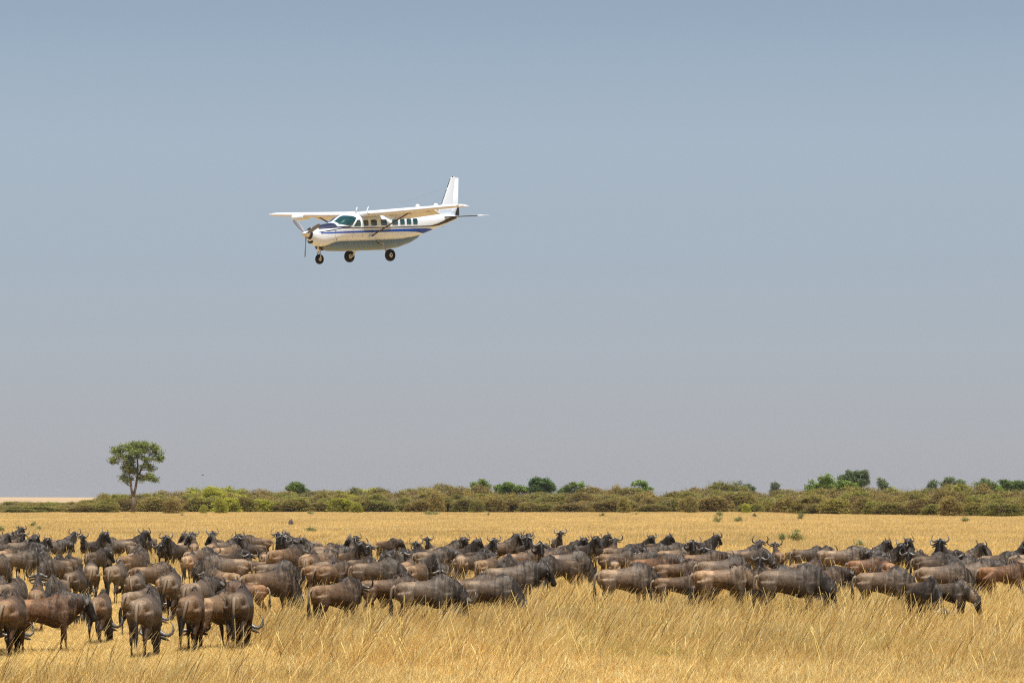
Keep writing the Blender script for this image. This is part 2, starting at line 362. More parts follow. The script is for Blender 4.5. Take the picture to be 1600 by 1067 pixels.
FAR = [
 ('small_tree', 465, 14, [(465,759,10,7),(458,767,10,5),(472,768,9,6),(463,764,13,7)], MID, 'small round bright green tree poking out of the scrub right of the lone tree'),
 ('leafy_tree', 749, 14, [(743,757,6,5),(752,756,8,6),(760,761,6,5),(748,764,12,6)], BRIGHT[:1]+MID, 'low green tree, leftmost of the green clump behind the scrub'),
 ('leafy_tree', 795, 14, [(780,765,10,6),(792,762,13,6),(808,764,12,5),(820,767,10,5)], BRIGHT+MID, 'wide low yellow-green tree between two darker trees behind the scrub'),
 ('dark_tree', 846, 14, [(833,753,7,7),(842,754,9,8),(852,756,9,8),(862,761,8,6),(845,765,16,7)], DEEP, 'dark green domed tree standing highest in the middle of the scrub'),
 ('leafy_tree', 885, 14, [(892,760,8,6),(880,766,9,5)], MID, 'small rounded green tree just right of the dark domed tree'),
 ('thin_tree', 908, 14, [(909,757,5,4),(906,765,5,4)], BRIGHT, 'tiny ball-topped pale green tree sticking out of the scrub'),
 ('thin_tree', 1003, 14, [(990,757,4,3.5),(999,755,7,4.5),(1007,757,6,5),(1012,763,7,4),(1000,766,10,3)], BRIGHT+GREYG, 'airy light green tree with gaps in its crown behind the scrub'),
 ('grey_tree', 1163, 14, [(1156,755,2.5,3),(1167,760,6,5),(1174,765,5,4),(1160,767,7,4)], GREYG, 'small grey-green tree half hidden behind the brown scrub top'),
 ('grey_tree', 1211, 12, [(1207,758,3,3),(1213,759,5,4.5),(1210,765,4,4)], GREYG, 'tiny far grey tree standing alone against the pale rise'),
 ('bushy_tree', 1288, 17, [(1268,754,3,3),(1266,762,6,5),(1282,746,3,3),(1290,750,8,7),(1298,757,9,7),(1284,760,9,6),(1275,766,9,4),(1305,764,7,5)], BRIGHT+MID[:1], 'ragged bright green tree left of the dark broad tree'),
 ('broad_tree', 1335, 15, [(1318,746,7,6),(1328,743,8,6),(1342,741,9,7),(1353,746,8,8),(1335,752,12,6),(1322,755,9,6),(1348,755,9,5)], GREYG+DEEP[:1], 'broad dark grey-green tree, tallest on the right side of the scrub'),
 ('bushy_tree', 1325, 19, [(1318,757,7,5),(1330,759,8,5),(1312,762,6,4)], MID, 'low green tree at the foot of the dark broad tree'),
 ('grey_tree', 1378, 15, [(1377,752,5,5),(1380,759,7,6),(1390,764,5,3)], GREYG, 'small pointed grey-green tree right of the dark broad tree'),
 ('grey_tree', 1460, 15, [(1459,756,6,4.5),(1455,762,6,5)], GREYG, 'small grey-green tree on the left flank of the brown mound of scrub'),
 ('grey_tree', 1492, 15, [(1484,750,6,4),(1498,754,7,4),(1503,760,6,5),(1480,757,8,5)], GREYG, 'dark tree peeping over the top of the brown mound of scrub'),
 ('grey_tree', 1540, 15, [(1532,758,7,5),(1543,754,9,5),(1550,759,7,5),(1538,764,10,4)], GREYG+MID, 'round grey-green tree third from the right end of the scrub'),
 ('bushy_tree', 1562, 15, [(1560,765,9,5),(1572,766,8,4)], BRIGHT, 'low bright green tree near the right end of the scrub'),
 ('dark_tree', 1580, 15, [(1568,753,6,5),(1575,758,9,6),(1590,757,9,5),(1600,758,8,5),(1612,757,9,6)], DEEP+MID, 'dark green spreading tree at the right edge of the picture'),
]
for i,(nm,px,v,lb,pal,lab) in enumerate(FAR):
    tree(nm, px, v, 0, lb, pal, lab, dens=34, leaf=.24, seed=i, tw=.22)
BUSH = [(345,20.5,'yellow',26,30,'large yellow-green bush bulging out of the scrub right of the lone tree'),
 (318,20.8,'yellow',15,19,'bright yellow-green bush just right of a brown bush near the lone tree'),
 (210,21.2,'yellow',5,6,'small bright green bush at the foot of the lone tree'),
 (556,19.5,'yellow',24,20,'yellow-green bush in the scrub below the aircraft tail'),
 (745,19,'olive',30,24,'dark olive bush with green leaves low in the scrub'),
 (1166,20,'yellow',17,20,'vivid green bush at the bottom edge of the scrub'),
 (1080,19.5,'mix',28,30,'grey-brown rounded bush with bare twigs'),
 (975,19.3,'mix',32,30,'dome shaped brown-green bush left of the airy light green tree'),
 (270,21,'rust',36,28,'big rusty brown bush immediately right of the lone tree'),
 (1488,25.5,'rust',50,36,'high brown mound of scrub on the right side'),
 (1335,22,'rust',34,34,'russet bush in front of the dark broad tree'),
 (683,18,'rust',40,36,'twiggy brown bush topping the scrub below the aircraft tail'),
 (1593,25,'yellow',9,17,'small bright green bush at the right edge of the scrub')]
for px,v,k,w,hh,lab in BUSH:
    P = at(px, v); ppm = F_PX/P.y
    root = empty('bush', P, px); f = put('foliage', BP[k][int(px) % 3], root); 
    f.scale = (w/ppm/7, w/ppm/7, hh/ppm/5); f.location = (0,0,-.2); tag(root, lab, 'bush')
    st = MB()
    for a in range(4): st.tube([(0,0,-.1),(math.cos(a*1.6)*w/ppm*.12, math.sin(a*1.6)*w/ppm*.12, hh/ppm*.4)], [.06,.03], n=6)
    st.build('stem', bark_m, root)
# small shrubs standing in the open grass
SH = [(51,44,5,10,'small green shrub standing in the grass at far left, upper of two'),(60,50,6,9,'low leafy green shrub in the grass just right of a smaller one at far left'),(2,54,8,12,'green shrub cut by the left edge of the picture'),
 (27,48,5,6,'tiny green shrub between the left edge shrub and its neighbours'),(487,53,13,9,'low green shrub right behind the herd, below the aircraft nose'),(673,24,19,7,'wide low grey-green shrub at the foot of the scrub'),
 (940,26,7,6,'small sparse shrub in the grass at the foot of the scrub'),(763,24,2,5,'thin green sprig in front of the scrub'),(994,23,3,4,'tiny green tuft in front of the airy light green tree'),
 (1122,36,12,11,'ragged olive shrub, left of the pair out in the grass'),(1152,36,12,10,'rounded olive shrub, right of the pair out in the grass'),(1124,26,9,8,'dark shrub just behind the pair of olive shrubs'),
 (1252,31,11,10,'grey twiggy shrub out in the grass in front of the scrub'),(1508,36,10,9,'green shrub alone in the grass on the right side'),(1242,68,18,18,'loose green shrub behind the herd on the right'),(1222,67,4,14,'narrow upright green shrub beside a wider loose one'),
 (1343,78,7,13,'green shrub standing between grazing animals'),(485,22,9,5,'low green growth at the foot of the scrub below the aircraft nose'),(285,25,4,4,'little green sprig in the grass right of the lone tree'),(1178,27,6,6,'small brown-green shrub at the foot of the scrub')]
for i,(px,v,w,hh,lab) in enumerate(SH):
    P = at(px, v); ppm = F_PX/P.y; rng = np.random.default_rng(50+i); W=w/ppm*1.25; Hh=hh/ppm*1.35
    root = empty('shrub', P)
    lob=[(rng.uniform(-.35,.35)*W, rng.uniform(-.3,.3)*W, Hh*rng.uniform(.35,.85), W*.22, W*.22, Hh*.2) for _ in range(9)]
    put('foliage', np_mesh('foliage', *join([leaf_cloud(lob, 34/max(.3,W*.35), max(.045,.06*W**.5), [(.24,.25,.08),(.28,.28,.10),(.18,.21,.07)], rng), twigs(14, W*.9, Hh, rng, (.2,.16,.08), 0, .012)]), leaf_m), root)
    st = MB(); 
    for a in range(5): st.tube([(0,0,-.05),(math.cos(a*1.3)*W*.2, math.sin(a*1.3)*W*.2, Hh*.6)], [.02,.008], n=5)
    st.build('stem', bark_m, root); tag(root, lab, 'shrub')
# dark earth mound far in the grass, and the bird
mm = mat('mound_earth', (.10,.085,.075), .95, .1, noise=.4, nscale=6, bump=.6)
mb = MB(); P = at(454.5, 40); rng=np.random.default_rng(3)
mb.sphere((0,0,.15),(.34,.3,.5),nu=14,nv=10); mb.sphere((.12,-.1,.3),(.2,.2,.34),nu=12,nv=8); mb.sphere((-.15,0,.3),(.18,.2,.3),nu=12,nv=8)
mb.v = [(x*(1+.12*math.sin(z*14+x*9)), y, z*(1+.08*math.sin(x*21+y*8))) for x,y,z in mb.v]
o = mb.build('termite_mound', mm); o.location = P; o.scale=(.85,.85,1.35); tag(o, 'small dark lump of earth alone in the grass behind the herd', 'mound')
bd = MB(); bd.sphere((0,0,0),(.24,.08,.075)); bd.sphere((-.25,0,.03),(.08,.05,.05)); bd.add([(.2,0,0),(.42,-.06,0),(.42,.06,0),(.2,0,.03)],[(0,1,2),(0,2,3),(0,3,1)])
o_b = empty('bird', at_dist(317, 742, 640)); tag(o_b, 'tiny dark bird gliding in the sky right of the lone tree', 'bird')
bm_ = mat('dark_feathers', (.05,.045,.04), .8, .2)
bd.build('body', bm_, o_b)
for s in (-1,1):
    w = MB(); w.add([(-.1,0,.02),(.1,0,.02),(-.04,s*.35,.14),(.12,s*.33,.14),(.06,s*.68,.08),(-.1,0,.045),(.1,0,.045),(-.04,s*.35,.16)],[(0,1,3,2),(2,3,4),(5,6,3,7),(7,3,4)]); w.build('wing', bm_, o_b, smooth=False)
# ------------------------------------------------------------ wildebeest
def coat_material():
    m = bpy.data.materials.new('coat'); m.use_nodes = True
    N, L = m.node_tree.nodes, m.node_tree.links; b = N['Principled BSDF']
    b.inputs['Roughness'].default_value = .58; b.inputs['Specular IOR Level'].default_value = .22
    b.inputs['Sheen Weight'].default_value = .03; b.inputs['Sheen Roughness'].default_value = .4
    a = N.new('ShaderNodeVertexColor'); a.layer_name = 'Col'
    st = N.new('ShaderNodeVertexColor'); st.layer_name = 'Stripe'
    t = N.new('ShaderNodeTexCoord'); oi = N.new('ShaderNodeObjectInfo')
    ad = N.new('ShaderNodeVectorMath'); ad.operation = 'ADD'; cb = N.new('ShaderNodeCombineXYZ'); L.new(oi.outputs['Random'], cb.inputs[0]); L.new(oi.outputs['Random'], cb.inputs[2])
    L.new(t.outputs['Object'], ad.inputs[0]); L.new(cb.outputs[0], ad.inputs[1])
    mp = N.new('ShaderNodeMapping'); mp.inputs['Scale'].default_value = (13, 5, 1.6); L.new(ad.outputs[0], mp.inputs['Vector'])
    n1 = N.new('ShaderNodeTexNoise'); n1.inputs['Scale'].default_value = 1; n1.inputs['Detail'].default_value = 3; L.new(mp.outputs[0], n1.inputs['Vector'])
    mr = N.new('ShaderNodeMapRange'); mr.inputs[1].default_value = .46; mr.inputs[2].default_value = .54; mr.inputs[3].default_value = .0; mr.inputs[4].default_value = 1; L.new(n1.outputs[0], mr.inputs[0])
    sp = N.new('ShaderNodeSeparateColor'); L.new(st.outputs[0], sp.inputs[0])
    mu = N.new('ShaderNodeMath'); mu.operation = 'MULTIPLY'; L.new(mr.outputs[0], mu.inputs[0]); L.new(sp.outputs[0], mu.inputs[1])
    dk = N.new('ShaderNodeMapRange'); dk.inputs[3].default_value = 1; dk.inputs[4].default_value = .22; L.new(mu.outputs[0], dk.inputs[0])
    n2 = N.new('ShaderNodeTexNoise'); n2.inputs['Scale'].default_value = 4.5; n2.inputs['Detail'].default_value = 6; n2.inputs['Roughness'].default_value = .6; L.new(ad.outputs[0], n2.inputs['Vector'])
    m2 = N.new('ShaderNodeMapRange'); m2.inputs[1].default_value = .3; m2.inputs[2].default_value = .7; m2.inputs[3].default_value = .62; m2.inputs[4].default_value = 1.32; L.new(n2.outputs[0], m2.inputs[0])
    mm2 = N.new('ShaderNodeMath'); mm2.operation = 'MULTIPLY'; L.new(dk.outputs[0], mm2.inputs[0]); L.new(m2.outputs[0], mm2.inputs[1])
    v1 = N.new('ShaderNodeVectorMath'); v1.operation = 'MULTIPLY'; L.new(a.outputs[0], v1.inputs[0]); L.new(oi.outputs['Color'], v1.inputs[1])
    v2 = N.new('ShaderNodeVectorMath'); v2.operation = 'SCALE'; L.new(v1.outputs[0], v2.inputs[0]); L.new(mm2.outputs[0], v2.inputs['Scale']); L.new(v2.outputs[0], b.inputs['Base Color'])
    mph = N.new('ShaderNodeMapping'); mph.inputs['Scale'].default_value = (60, 40, 9); L.new(t.outputs['Object'], mph.inputs['Vector'])
    nh = N.new('ShaderNodeTexNoise'); nh.inputs['Scale'].default_value = 1; nh.inputs['Detail'].default_value = 2; L.new(mph.outputs[0], nh.inputs['Vector'])
    mh = N.new('ShaderNodeMapRange'); mh.inputs[1].default_value = .3; mh.inputs[2].default_value = .7; mh.inputs[3].default_value = .62; mh.inputs[4].default_value = 1.38; L.new(nh.outputs[0], mh.inputs[0])
    v3 = N.new('ShaderNodeVectorMath'); v3.operation = 'SCALE'; L.new(v2.outputs[0], v3.inputs[0]); L.new(mh.outputs[0], v3.inputs['Scale']); L.new(v3.outputs[0], b.inputs['Base Color'])
    n3 = N.new('ShaderNodeTexNoise'); n3.inputs['Scale'].default_value = 16; n3.inputs['Detail'].default_value = 4; L.new(t.outputs['Object'], n3.inputs['Vector'])
    bp = N.new('ShaderNodeBump'); bp.inputs['Strength'].default_value = .6; bp.inputs['Distance'].default_value = .02; L.new(n3.outputs[0], bp.inputs['Height']); L.new(bp.outputs[0], b.inputs['Normal'])
    return m
coat = coat_material()
horn_m = mat('horn_keratin', (1,1,1), .35, .5, vcol=True, noise=.2, nscale=12)
hair_m = mat('hair', (1,1,1), .6, .3, vcol=True, objrand=.15)
C_BODY=(.100,.071,.048); C_RUMP=(.205,.145,.092); C_BELLY=(.026,.018,.013); C_FACE=(.013,.011,.010); C_LEG=(.050,.030,.018); C_NECK=(.084,.066,.050); C_BACK=(.15,.12,.095)  # tan rump kept pale, with a sun highlight put into its colour
def lerp3(a,b,t): return tuple(a[i]+(b[i]-a[i])*t for i in range(3))
TORSO = [(-.79,.99,.06,.05),(-.76,.99,.14,.12),(-.69,.975,.21,.19),(-.58,.965,.245,.235),(-.42,.96,.24,.25),(-.22,.955,.26,.265),(0,.945,.295,.275),(.18,.93,.36,.28),(.34,.965,.395,.255),(.46,1.0,.375,.225),(.58,1.03,.32,.185),(.68,1.05,.24,.13)]
POSES = {
 'U': [(.36,1.06,.33,.18),(.57,1.19,.27,.14),(.68,1.34,.195,.105),(.76,1.49,.15,.095),(.83,1.50,.135,.10),(.92,1.39,.115,.082),(1.0,1.26,.088,.062),(1.055,1.16,.085,.072),(1.075,1.11,.05,.05)],
 'M': [(.36,1.02,.36,.18),(.58,1.06,.28,.14),(.74,1.09,.21,.105),(.86,1.13,.155,.095),(.93,1.10,.135,.10),(1.01,.99,.115,.082),(1.08,.86,.088,.062),(1.13,.765,.085,.072),(1.15,.72,.05,.05)],
 'L': [(.36,1.00,.37,.18),(.59,.98,.28,.14),(.75,.89,.20,.105),(.87,.80,.155,.095),(.92,.74,.135,.10),(.96,.60,.115,.082),(1.0,.46,.088,.062),(1.025,.36,.085,.072),(1.035,.31,.05,.05)],
 'G': [(.38,.98,.36,.18),(.58,.87,.28,.14),(.72,.68,.205,.105),(.81,.52,.155,.095),(.85,.44,.135,.10),(.88,.32,.115,.082),(.90,.20,.088,.062),(.915,.11,.085,.072),(.915,.065,.05,.05)],
}
def neck_path(pose, turn):
    out = []
    src = POSES[pose]; n = len(src)
    for i, (x, zz, a, b) in enumerate(src):
        f = min(1, max(0, (i-.5)/3.5)); ang = R(turn)*f
        rel = Vector((x-.42, 0, 0)); 
        out.append([x, 0, zz, a, b, ang])
    # integrate segment by segment so the neck bends instead of shearing
    P = [Vector((out[0][0], 0, out[0][2]))]
    for i in range(1, n):
        dx = out[i][0]-out[i-1][0]; dz = out[i][2]-out[i-1][2]; am = (out[i][5]+out[i-1][5])/2
        P.append(P[-1]+Vector((dx*math.cos(am), dx*math.sin(am), dz)))
    S = [Vector((-math.sin(o[5]), math.cos(o[5]), 0)) for o in out]
    return P, [(o[3], o[4]) for o in out], S
def leg_front(sy, sw, kneeb):
    z = [(.40,.92,.19,.085),(.41,.72,.115,.075),(.42,.58,.07,.055),(.43,.44,.052,.046),(.43,.39,.05,.044),(.42,.30,.034,.031),(.42,.16,.031,.028),(.43,.09,.04,.036),(.455,.035,.05,.042),(.465,0,.052,.044)]
    return [(x+sw*(.85-h)+(kneeb*.14*math.sin(min(1,h/.42)*math.pi) if kneeb else 0), sy*(.145-.03*(.9-h)), h+(abs(sw)*.10*(1-h) if sw else 0)) for x,h,_,_ in z], [(a,b) for _,_,a,b in z]
def leg_hind(sy, sw):
    z = [(-.52,.95,.22,.12),(-.49,.76,.19,.105),(-.51,.62,.125,.075),(-.60,.50,.072,.05),(-.665,.42,.056,.042),(-.655,.33,.036,.032),(-.64,.17,.032,.029),(-.63,.095,.041,.037),(-.605,.035,.05,.042),(-.595,0,.052,.044)]
    return [(x+sw*(.85-h), sy*(.155-.03*(.9-h)), h+(abs(sw)*.10*(1-h) if sw else 0)) for x,h,_,_ in z], [(a,b) for _,_,a,b in z]
proto = {}
def make_proto(key, pose, turn=0, gait=(0,0,0,0), calf=False, tail_swing=0.0, seed=0, lying=False):
    rng = random.Random(seed)
    mb = MB(); stripe = []
    def mark(n0, s): stripe.extend([s]*(len(mb.v)-n0))
    n0 = len(mb.v)
    pts=[];rad=[];col=[]
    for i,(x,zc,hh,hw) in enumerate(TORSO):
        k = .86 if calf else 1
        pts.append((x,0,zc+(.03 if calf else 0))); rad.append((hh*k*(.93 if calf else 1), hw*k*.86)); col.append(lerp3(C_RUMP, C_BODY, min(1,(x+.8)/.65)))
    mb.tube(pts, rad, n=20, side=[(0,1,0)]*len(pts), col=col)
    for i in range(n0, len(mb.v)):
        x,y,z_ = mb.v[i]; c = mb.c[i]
        if z_ < .84: c = lerp3(c, C_BELLY, min(1,(.84-z_)/.2))  # dark underside, deepened with shade painted into the coat
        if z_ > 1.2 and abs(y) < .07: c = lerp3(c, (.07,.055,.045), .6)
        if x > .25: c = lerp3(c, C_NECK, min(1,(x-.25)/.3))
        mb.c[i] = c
        # narrower withers, fuller belly
        if z_ > 1.0: mb.v[i] = (x, y*(1-.55*min(1,(z_-1.0)/.36)*max(0,min(1,(x+.1)/.4))), z_)
        stripe.append(max(0, min(1, (x+.05)/.3))*.9)
    for sy in (-1,1):   # hip and shoulder masses
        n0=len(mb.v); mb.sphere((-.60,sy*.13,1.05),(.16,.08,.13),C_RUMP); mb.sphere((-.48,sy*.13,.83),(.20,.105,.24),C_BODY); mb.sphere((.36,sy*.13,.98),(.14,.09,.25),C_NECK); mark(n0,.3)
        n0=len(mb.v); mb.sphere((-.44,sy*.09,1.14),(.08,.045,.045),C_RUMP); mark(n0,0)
    P, rd, S = neck_path(pose, turn)
    n0=len(mb.v); cols=[C_NECK,C_NECK,lerp3(C_NECK,C_FACE,.3),lerp3(C_NECK,C_FACE,.6),C_FACE,C_FACE,C_FACE,C_FACE,C_FACE]
    if calf: cols=[C_BODY,(.2,.14,.09),(.2,.14,.09),(.16,.11,.07),(.10,.07,.045),C_FACE,C_FACE,C_FACE,C_FACE]; rd=[(a*.9,b*.92) for a,b in rd]
    mb.tube(P, rd, n=16, side=S, col=cols); 
    for i in range(n0,len(mb.v)): stripe.append(.9 if (i-n0)//16 < 3 else 0)
    fr = (P[6]-P[4]).normalized(); sd_ = S[5]; nm = sd_.cross(fr).normalized()
    if nm.dot(Vector((0,0,1)))+nm.dot(P[4]-P[1]) < 0: nm = -nm
    n0=len(mb.v)
    for s in (-1,1): # brow, cheeks
        mb.sphere(P[4]+fr*.05+sd_*s*.075+nm*.03, .045, C_FACE, 8, 6); mb.sphere(P[5]+sd_*s*.05-nm*.03, (.07,.06,.07), C_FACE, 8, 6)
    mark(n0,0)
    for k,sy in enumerate((-1,1)):
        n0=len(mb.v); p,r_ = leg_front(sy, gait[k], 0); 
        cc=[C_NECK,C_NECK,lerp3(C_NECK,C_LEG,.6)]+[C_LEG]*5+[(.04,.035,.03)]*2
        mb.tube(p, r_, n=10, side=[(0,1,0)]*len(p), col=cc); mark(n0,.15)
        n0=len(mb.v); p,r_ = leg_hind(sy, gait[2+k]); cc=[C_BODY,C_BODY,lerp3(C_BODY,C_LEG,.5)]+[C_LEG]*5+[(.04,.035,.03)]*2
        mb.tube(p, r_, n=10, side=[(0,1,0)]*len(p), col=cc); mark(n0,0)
    # one continuous skin
    raw = mb.mesh('raw'); ob = put('raw', raw)
    md = ob.modifiers.new('r','REMESH'); md.mode='VOXEL'; md.voxel_size=.021
    sm = ob.modifiers.new('s','SMOOTH'); sm.factor=.6; sm.iterations=9
    dg = bpy.context.evaluated_depsgraph_get(); dg.update()
    me = bpy.data.meshes.new_from_object(ob.evaluated_get(dg)); me.name='body'
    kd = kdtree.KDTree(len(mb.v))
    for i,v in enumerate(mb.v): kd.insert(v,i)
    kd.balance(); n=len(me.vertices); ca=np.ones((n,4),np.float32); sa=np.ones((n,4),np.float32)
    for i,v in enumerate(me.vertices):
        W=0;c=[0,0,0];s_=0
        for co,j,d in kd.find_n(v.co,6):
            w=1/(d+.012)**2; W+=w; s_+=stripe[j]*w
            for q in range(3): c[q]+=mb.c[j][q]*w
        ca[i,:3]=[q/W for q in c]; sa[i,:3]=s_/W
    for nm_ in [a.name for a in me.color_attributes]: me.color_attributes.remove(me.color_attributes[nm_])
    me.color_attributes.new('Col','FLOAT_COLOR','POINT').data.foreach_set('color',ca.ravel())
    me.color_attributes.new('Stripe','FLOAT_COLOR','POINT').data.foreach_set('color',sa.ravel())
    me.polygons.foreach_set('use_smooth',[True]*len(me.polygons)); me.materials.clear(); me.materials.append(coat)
    bpy.data.objects.remove(ob); bpy.data.meshes.remove(raw)
    M = {'body':[me]}
    # horns
    O = P[4]+nm*.05-fr*.03; H=[]
    hp = [(.02,.02,.03,.05),(.09,.0,.035,.052),(.17,-.045,.035,.044),(.25,-.055,.03,.036),(.315,-.01,.02,.029),(.335,.075,.01,.024),(.32,.155,.0,.018),(.28,.22,-.015,.011),(.24,.255,-.02,.004)]
    if calf: hp = [(.04,.02,.0,.022),(.055,.07,.0,.017),(.06,.12,.0,.009),(.06,.15,.0,.003)]
    upv = (-fr*.93 + nm*.25).normalized()
    if pose in 'LG': upv = (-fr*.75+nm*.62).normalized()
    for s in (-1,1):
        h=MB(); h.tube([O+sd_*s*a+upv*b+nm*c*.4 for a,b,c,_ in hp],[q[3] for q in hp],n=8,side=[nm]*len(hp),col=[lerp3((.13,.115,.10),(.03,.027,.025),i/len(hp)) for i in range(len(hp))]); H.append(h.mesh('horn'))
    for h in H: h.materials.append(horn_m)
    M['horn']=H
    # ears
    E=[]
    for s in (-1,1):
        e=MB(); b0=P[4]+fr*.03+sd_*s*.09-nm*.01; d=(sd_*s*1.0+fr*.35-nm*.15).normalized(); w=fr.cross(d).cross(d).normalized()
        e.tube([b0,b0+d*.05,b0+d*.12,b0+d*.17,b0+d*.20],[(.012,.022),(.012,.036),(.010,.034),(.008,.018),(.003,.004)],n=8,side=[w]*5,col=(.10,.078,.06)); E.append(e.mesh('ear'))
    for e in E: e.materials.append(hair_m)
    M['ear']=E
    # eyes
    # mane: hanging hair along the crest
    mn=MB(); crest=[]
    for i in range(0,5):
        t_=(P[min(i+1,8)]-P[max(i-1,0)]).normalized(); nn=S[i].cross(t_).normalized()
        if nn.z<0 and i<3: nn=-nn
        if i>=3 and nn.dot(crest[-1][1])<0: nn=-nn
        crest.append((P[i]+nn*rd[i][0]*.98, nn, S[i]))
    crest.insert(0,(Vector((.16,0,1.285)),Vector((0,0,1)),Vector((0,1,0)))); crest[1]=(Vector((.36,0,1.355)),Vector((0,0,1)),Vector((0,1,0)))
    if calf: crest=[(p-n_*.035,n_,s_) for p,n_,s_ in crest]
    nb=46 if calf else 130
    for k in range(nb):
        u=k/nb*(len(crest)-1.001); i=int(u); f=u-i; p=crest[i][0].lerp(crest[i+1][0],f); nn=crest[i][1].lerp(crest[i+1][1],f).normalized(); ss=crest[i][2].lerp(crest[i+1][2],f).normalized(); t_=(crest[i+1][0]-crest[i][0]).normalized()
        Lh=(.05 if calf else rng.uniform(.16,.30)*min(1,.35+.8*u/len(crest)*2)); sg=rng.choice((-1,1)); dr=0 if calf else Lh*.95
        a=p-nn*.02; b=p+nn*(.045 if not calf else .06)+ss*sg*.02; c=p+ss*sg*(.05+.03*rng.random())-Vector((0,0,dr))*(.9)+t_*rng.uniform(-.03,.03)
        w=t_*rng.uniform(.015,.028); cc=lerp3((.022,.019,.018),(.075,.06,.05),rng.random()**2)
        if calf: cc=(.06,.04,.03)
        mn.add([a-w,a+w,b-w,b+w,c-w*.3,c+w*.3],[(0,1,3,2),(2,3,5,4)],cc)
    mm_=mn.mesh('mane'); mm_.materials.append(hair_m); M['mane']=[mm_]
    if not calf:
        bd=MB()
        for k in range(110):
            u=1.2+rng.random()*5.2; i=int(u); f=u-i; p=P[i].lerp(P[i+1],f); t_=(P[i+1]-P[i]).normalized(); nn=S[i].cross(t_).normalized()
            if i<4 and nn.z<0: nn=-nn
            if i>=4 and nn.dot(nm)<0: nn=-nn
            b0=p-nn*(rd[i][0]*.85)+S[i]*rng.uniform(-.03,.03); Lb=rng.uniform(.10,.24)*(1 if u>2 else .7); q=b0-nn*.03-Vector((0,0,Lb)); w=t_*rng.uniform(.01,.02)
            cc=lerp3((.05,.042,.036),(.30,.25,.18),rng.random())
            bd.add([b0-w,b0+w,q-w*.3,q+w*.3],[(0,1,3,2)],cc)
        m_=bd.mesh('beard'); m_.materials.append(hair_m); M['beard']=[m_]
    # tail
    tl=MB(); s=tail_swing; tp=[(-.76,0,1.10),(-.83,s*.1,1.04),(-.865,s*.25,.92),(-.865,s*.5,.78),(-.86,s*.8,.66)]
    tl.tube(tp,[.045,.04,.032,.025,.022],n=8,side=[(0,1,0)]*5,col=[C_RUMP,(.19,.145,.10),(.19,.145,.10),(.10,.08,.055),(.03,.026,.024)])
    for k in range(40):
        a=rng.uniform(0,6.28); z0=rng.uniform(.62,.82); x0=-.86; L_=rng.uniform(.25,.42); y0=s*.75; r0=.02; o_=.05
        w=Vector((math.sin(a),-math.cos(a),0))*.012
        p0=Vector((x0+math.cos(a)*r0,y0+math.sin(a)*r0,z0)); p1=Vector((x0+math.cos(a)*o_,y0*1.2+math.sin(a)*o_,z0-L_*.5)); p2=Vector((x0+math.cos(a)*.02,y0*1.3+math.sin(a)*.02,z0-L_))
        tl.add([p0-w,p0+w,p1-w,p1+w,p2-w*.3,p2+w*.3],[(0,1,3,2),(2,3,5,4)],(.022,.019,.018))
    m_=tl.mesh('tail'); m_.materials.append(hair_m); M['tail']=[m_]
    proto[key]=M
make_proto('G0','G',0,seed=1); make_proto('G1','G',22,(.12,-.1,.08,-.12),seed=2,tail_swing=.12); make_proto('G2','G',-28,(-.1,.14,-.1,.06),seed=3,tail_swing=-.1)
make_proto('L0','L',0,(.1,-.1,-.12,.1),seed=4); make_proto('L1','L',35,seed=5)
make_proto('M0','M',0,(.14,-.12,-.1,.14),seed=6,tail_swing=.1); make_proto('M1','M',-40,seed=7); make_proto('M2','M',55,seed=18)
make_proto('U0','U',0,seed=8); make_proto('U1','U',50,seed=9); make_proto('U2','U',-60,seed=10); make_proto('U3','U',100,seed=11); make_proto('U4','U',-98,seed=21); make_proto('U5','U',18,seed=22)
make_proto('C0','M',0,calf=True,seed=12); make_proto('CG','L',15,(.05,-.05,.06,-.08),calf=True,seed=13); make_proto('CW','M',0,(.45,-.32,.42,-.42),calf=True,seed=14,tail_swing=.1)
HERD=[]
TINT={'g':(1,1,1),'d':(.62,.60,.59),'b':(1.02,.88,.74),'t':(1.45,1.30,1.12),'p':(1.3,1.25,1.2),'r':(1.22,.90,.68)}
def animal(px, top, yaw, pose, sc=1.0, tint='g', hgt=None):
    """px: picture column of the body's middle; top: picture row of the highest point of its back"""
    calf = pose[0]=='C'
    if top < 851 and pose in ('M0','M1','L0','L1') and int(px*3) % 5 < 3: pose = ('U0','U4','U5','U1','U2')[int(px) % 5]
    if top < 862 and pose in ('G0','G1','G2') and int(px*7) % 5 < 3: pose = ('L1','M2','L0','M1','U3')[int(px) % 5]
    hb = (1.10 if calf else 1.215)*sc
    if abs(((yaw-90+180) % 360)-180) < 45 and not calf: hb = 1.19*sc
    v = (top-HORIZON)/(1-hb/CAM_H)
    P = at(px, v); yaw = yaw+RNG.normal()*(5 if v > 190 else 13); root = empty('wildebeest', P, R(yaw)); k9=sc*.9*RNG.uniform(.95,1.06); root.scale=(k9*.97,k9,k9)
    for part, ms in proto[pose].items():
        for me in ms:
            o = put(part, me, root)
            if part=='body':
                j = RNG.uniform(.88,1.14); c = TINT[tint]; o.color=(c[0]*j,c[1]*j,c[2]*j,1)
    HERD.append((px, v, yaw, pose, sc, tint, root)); return root
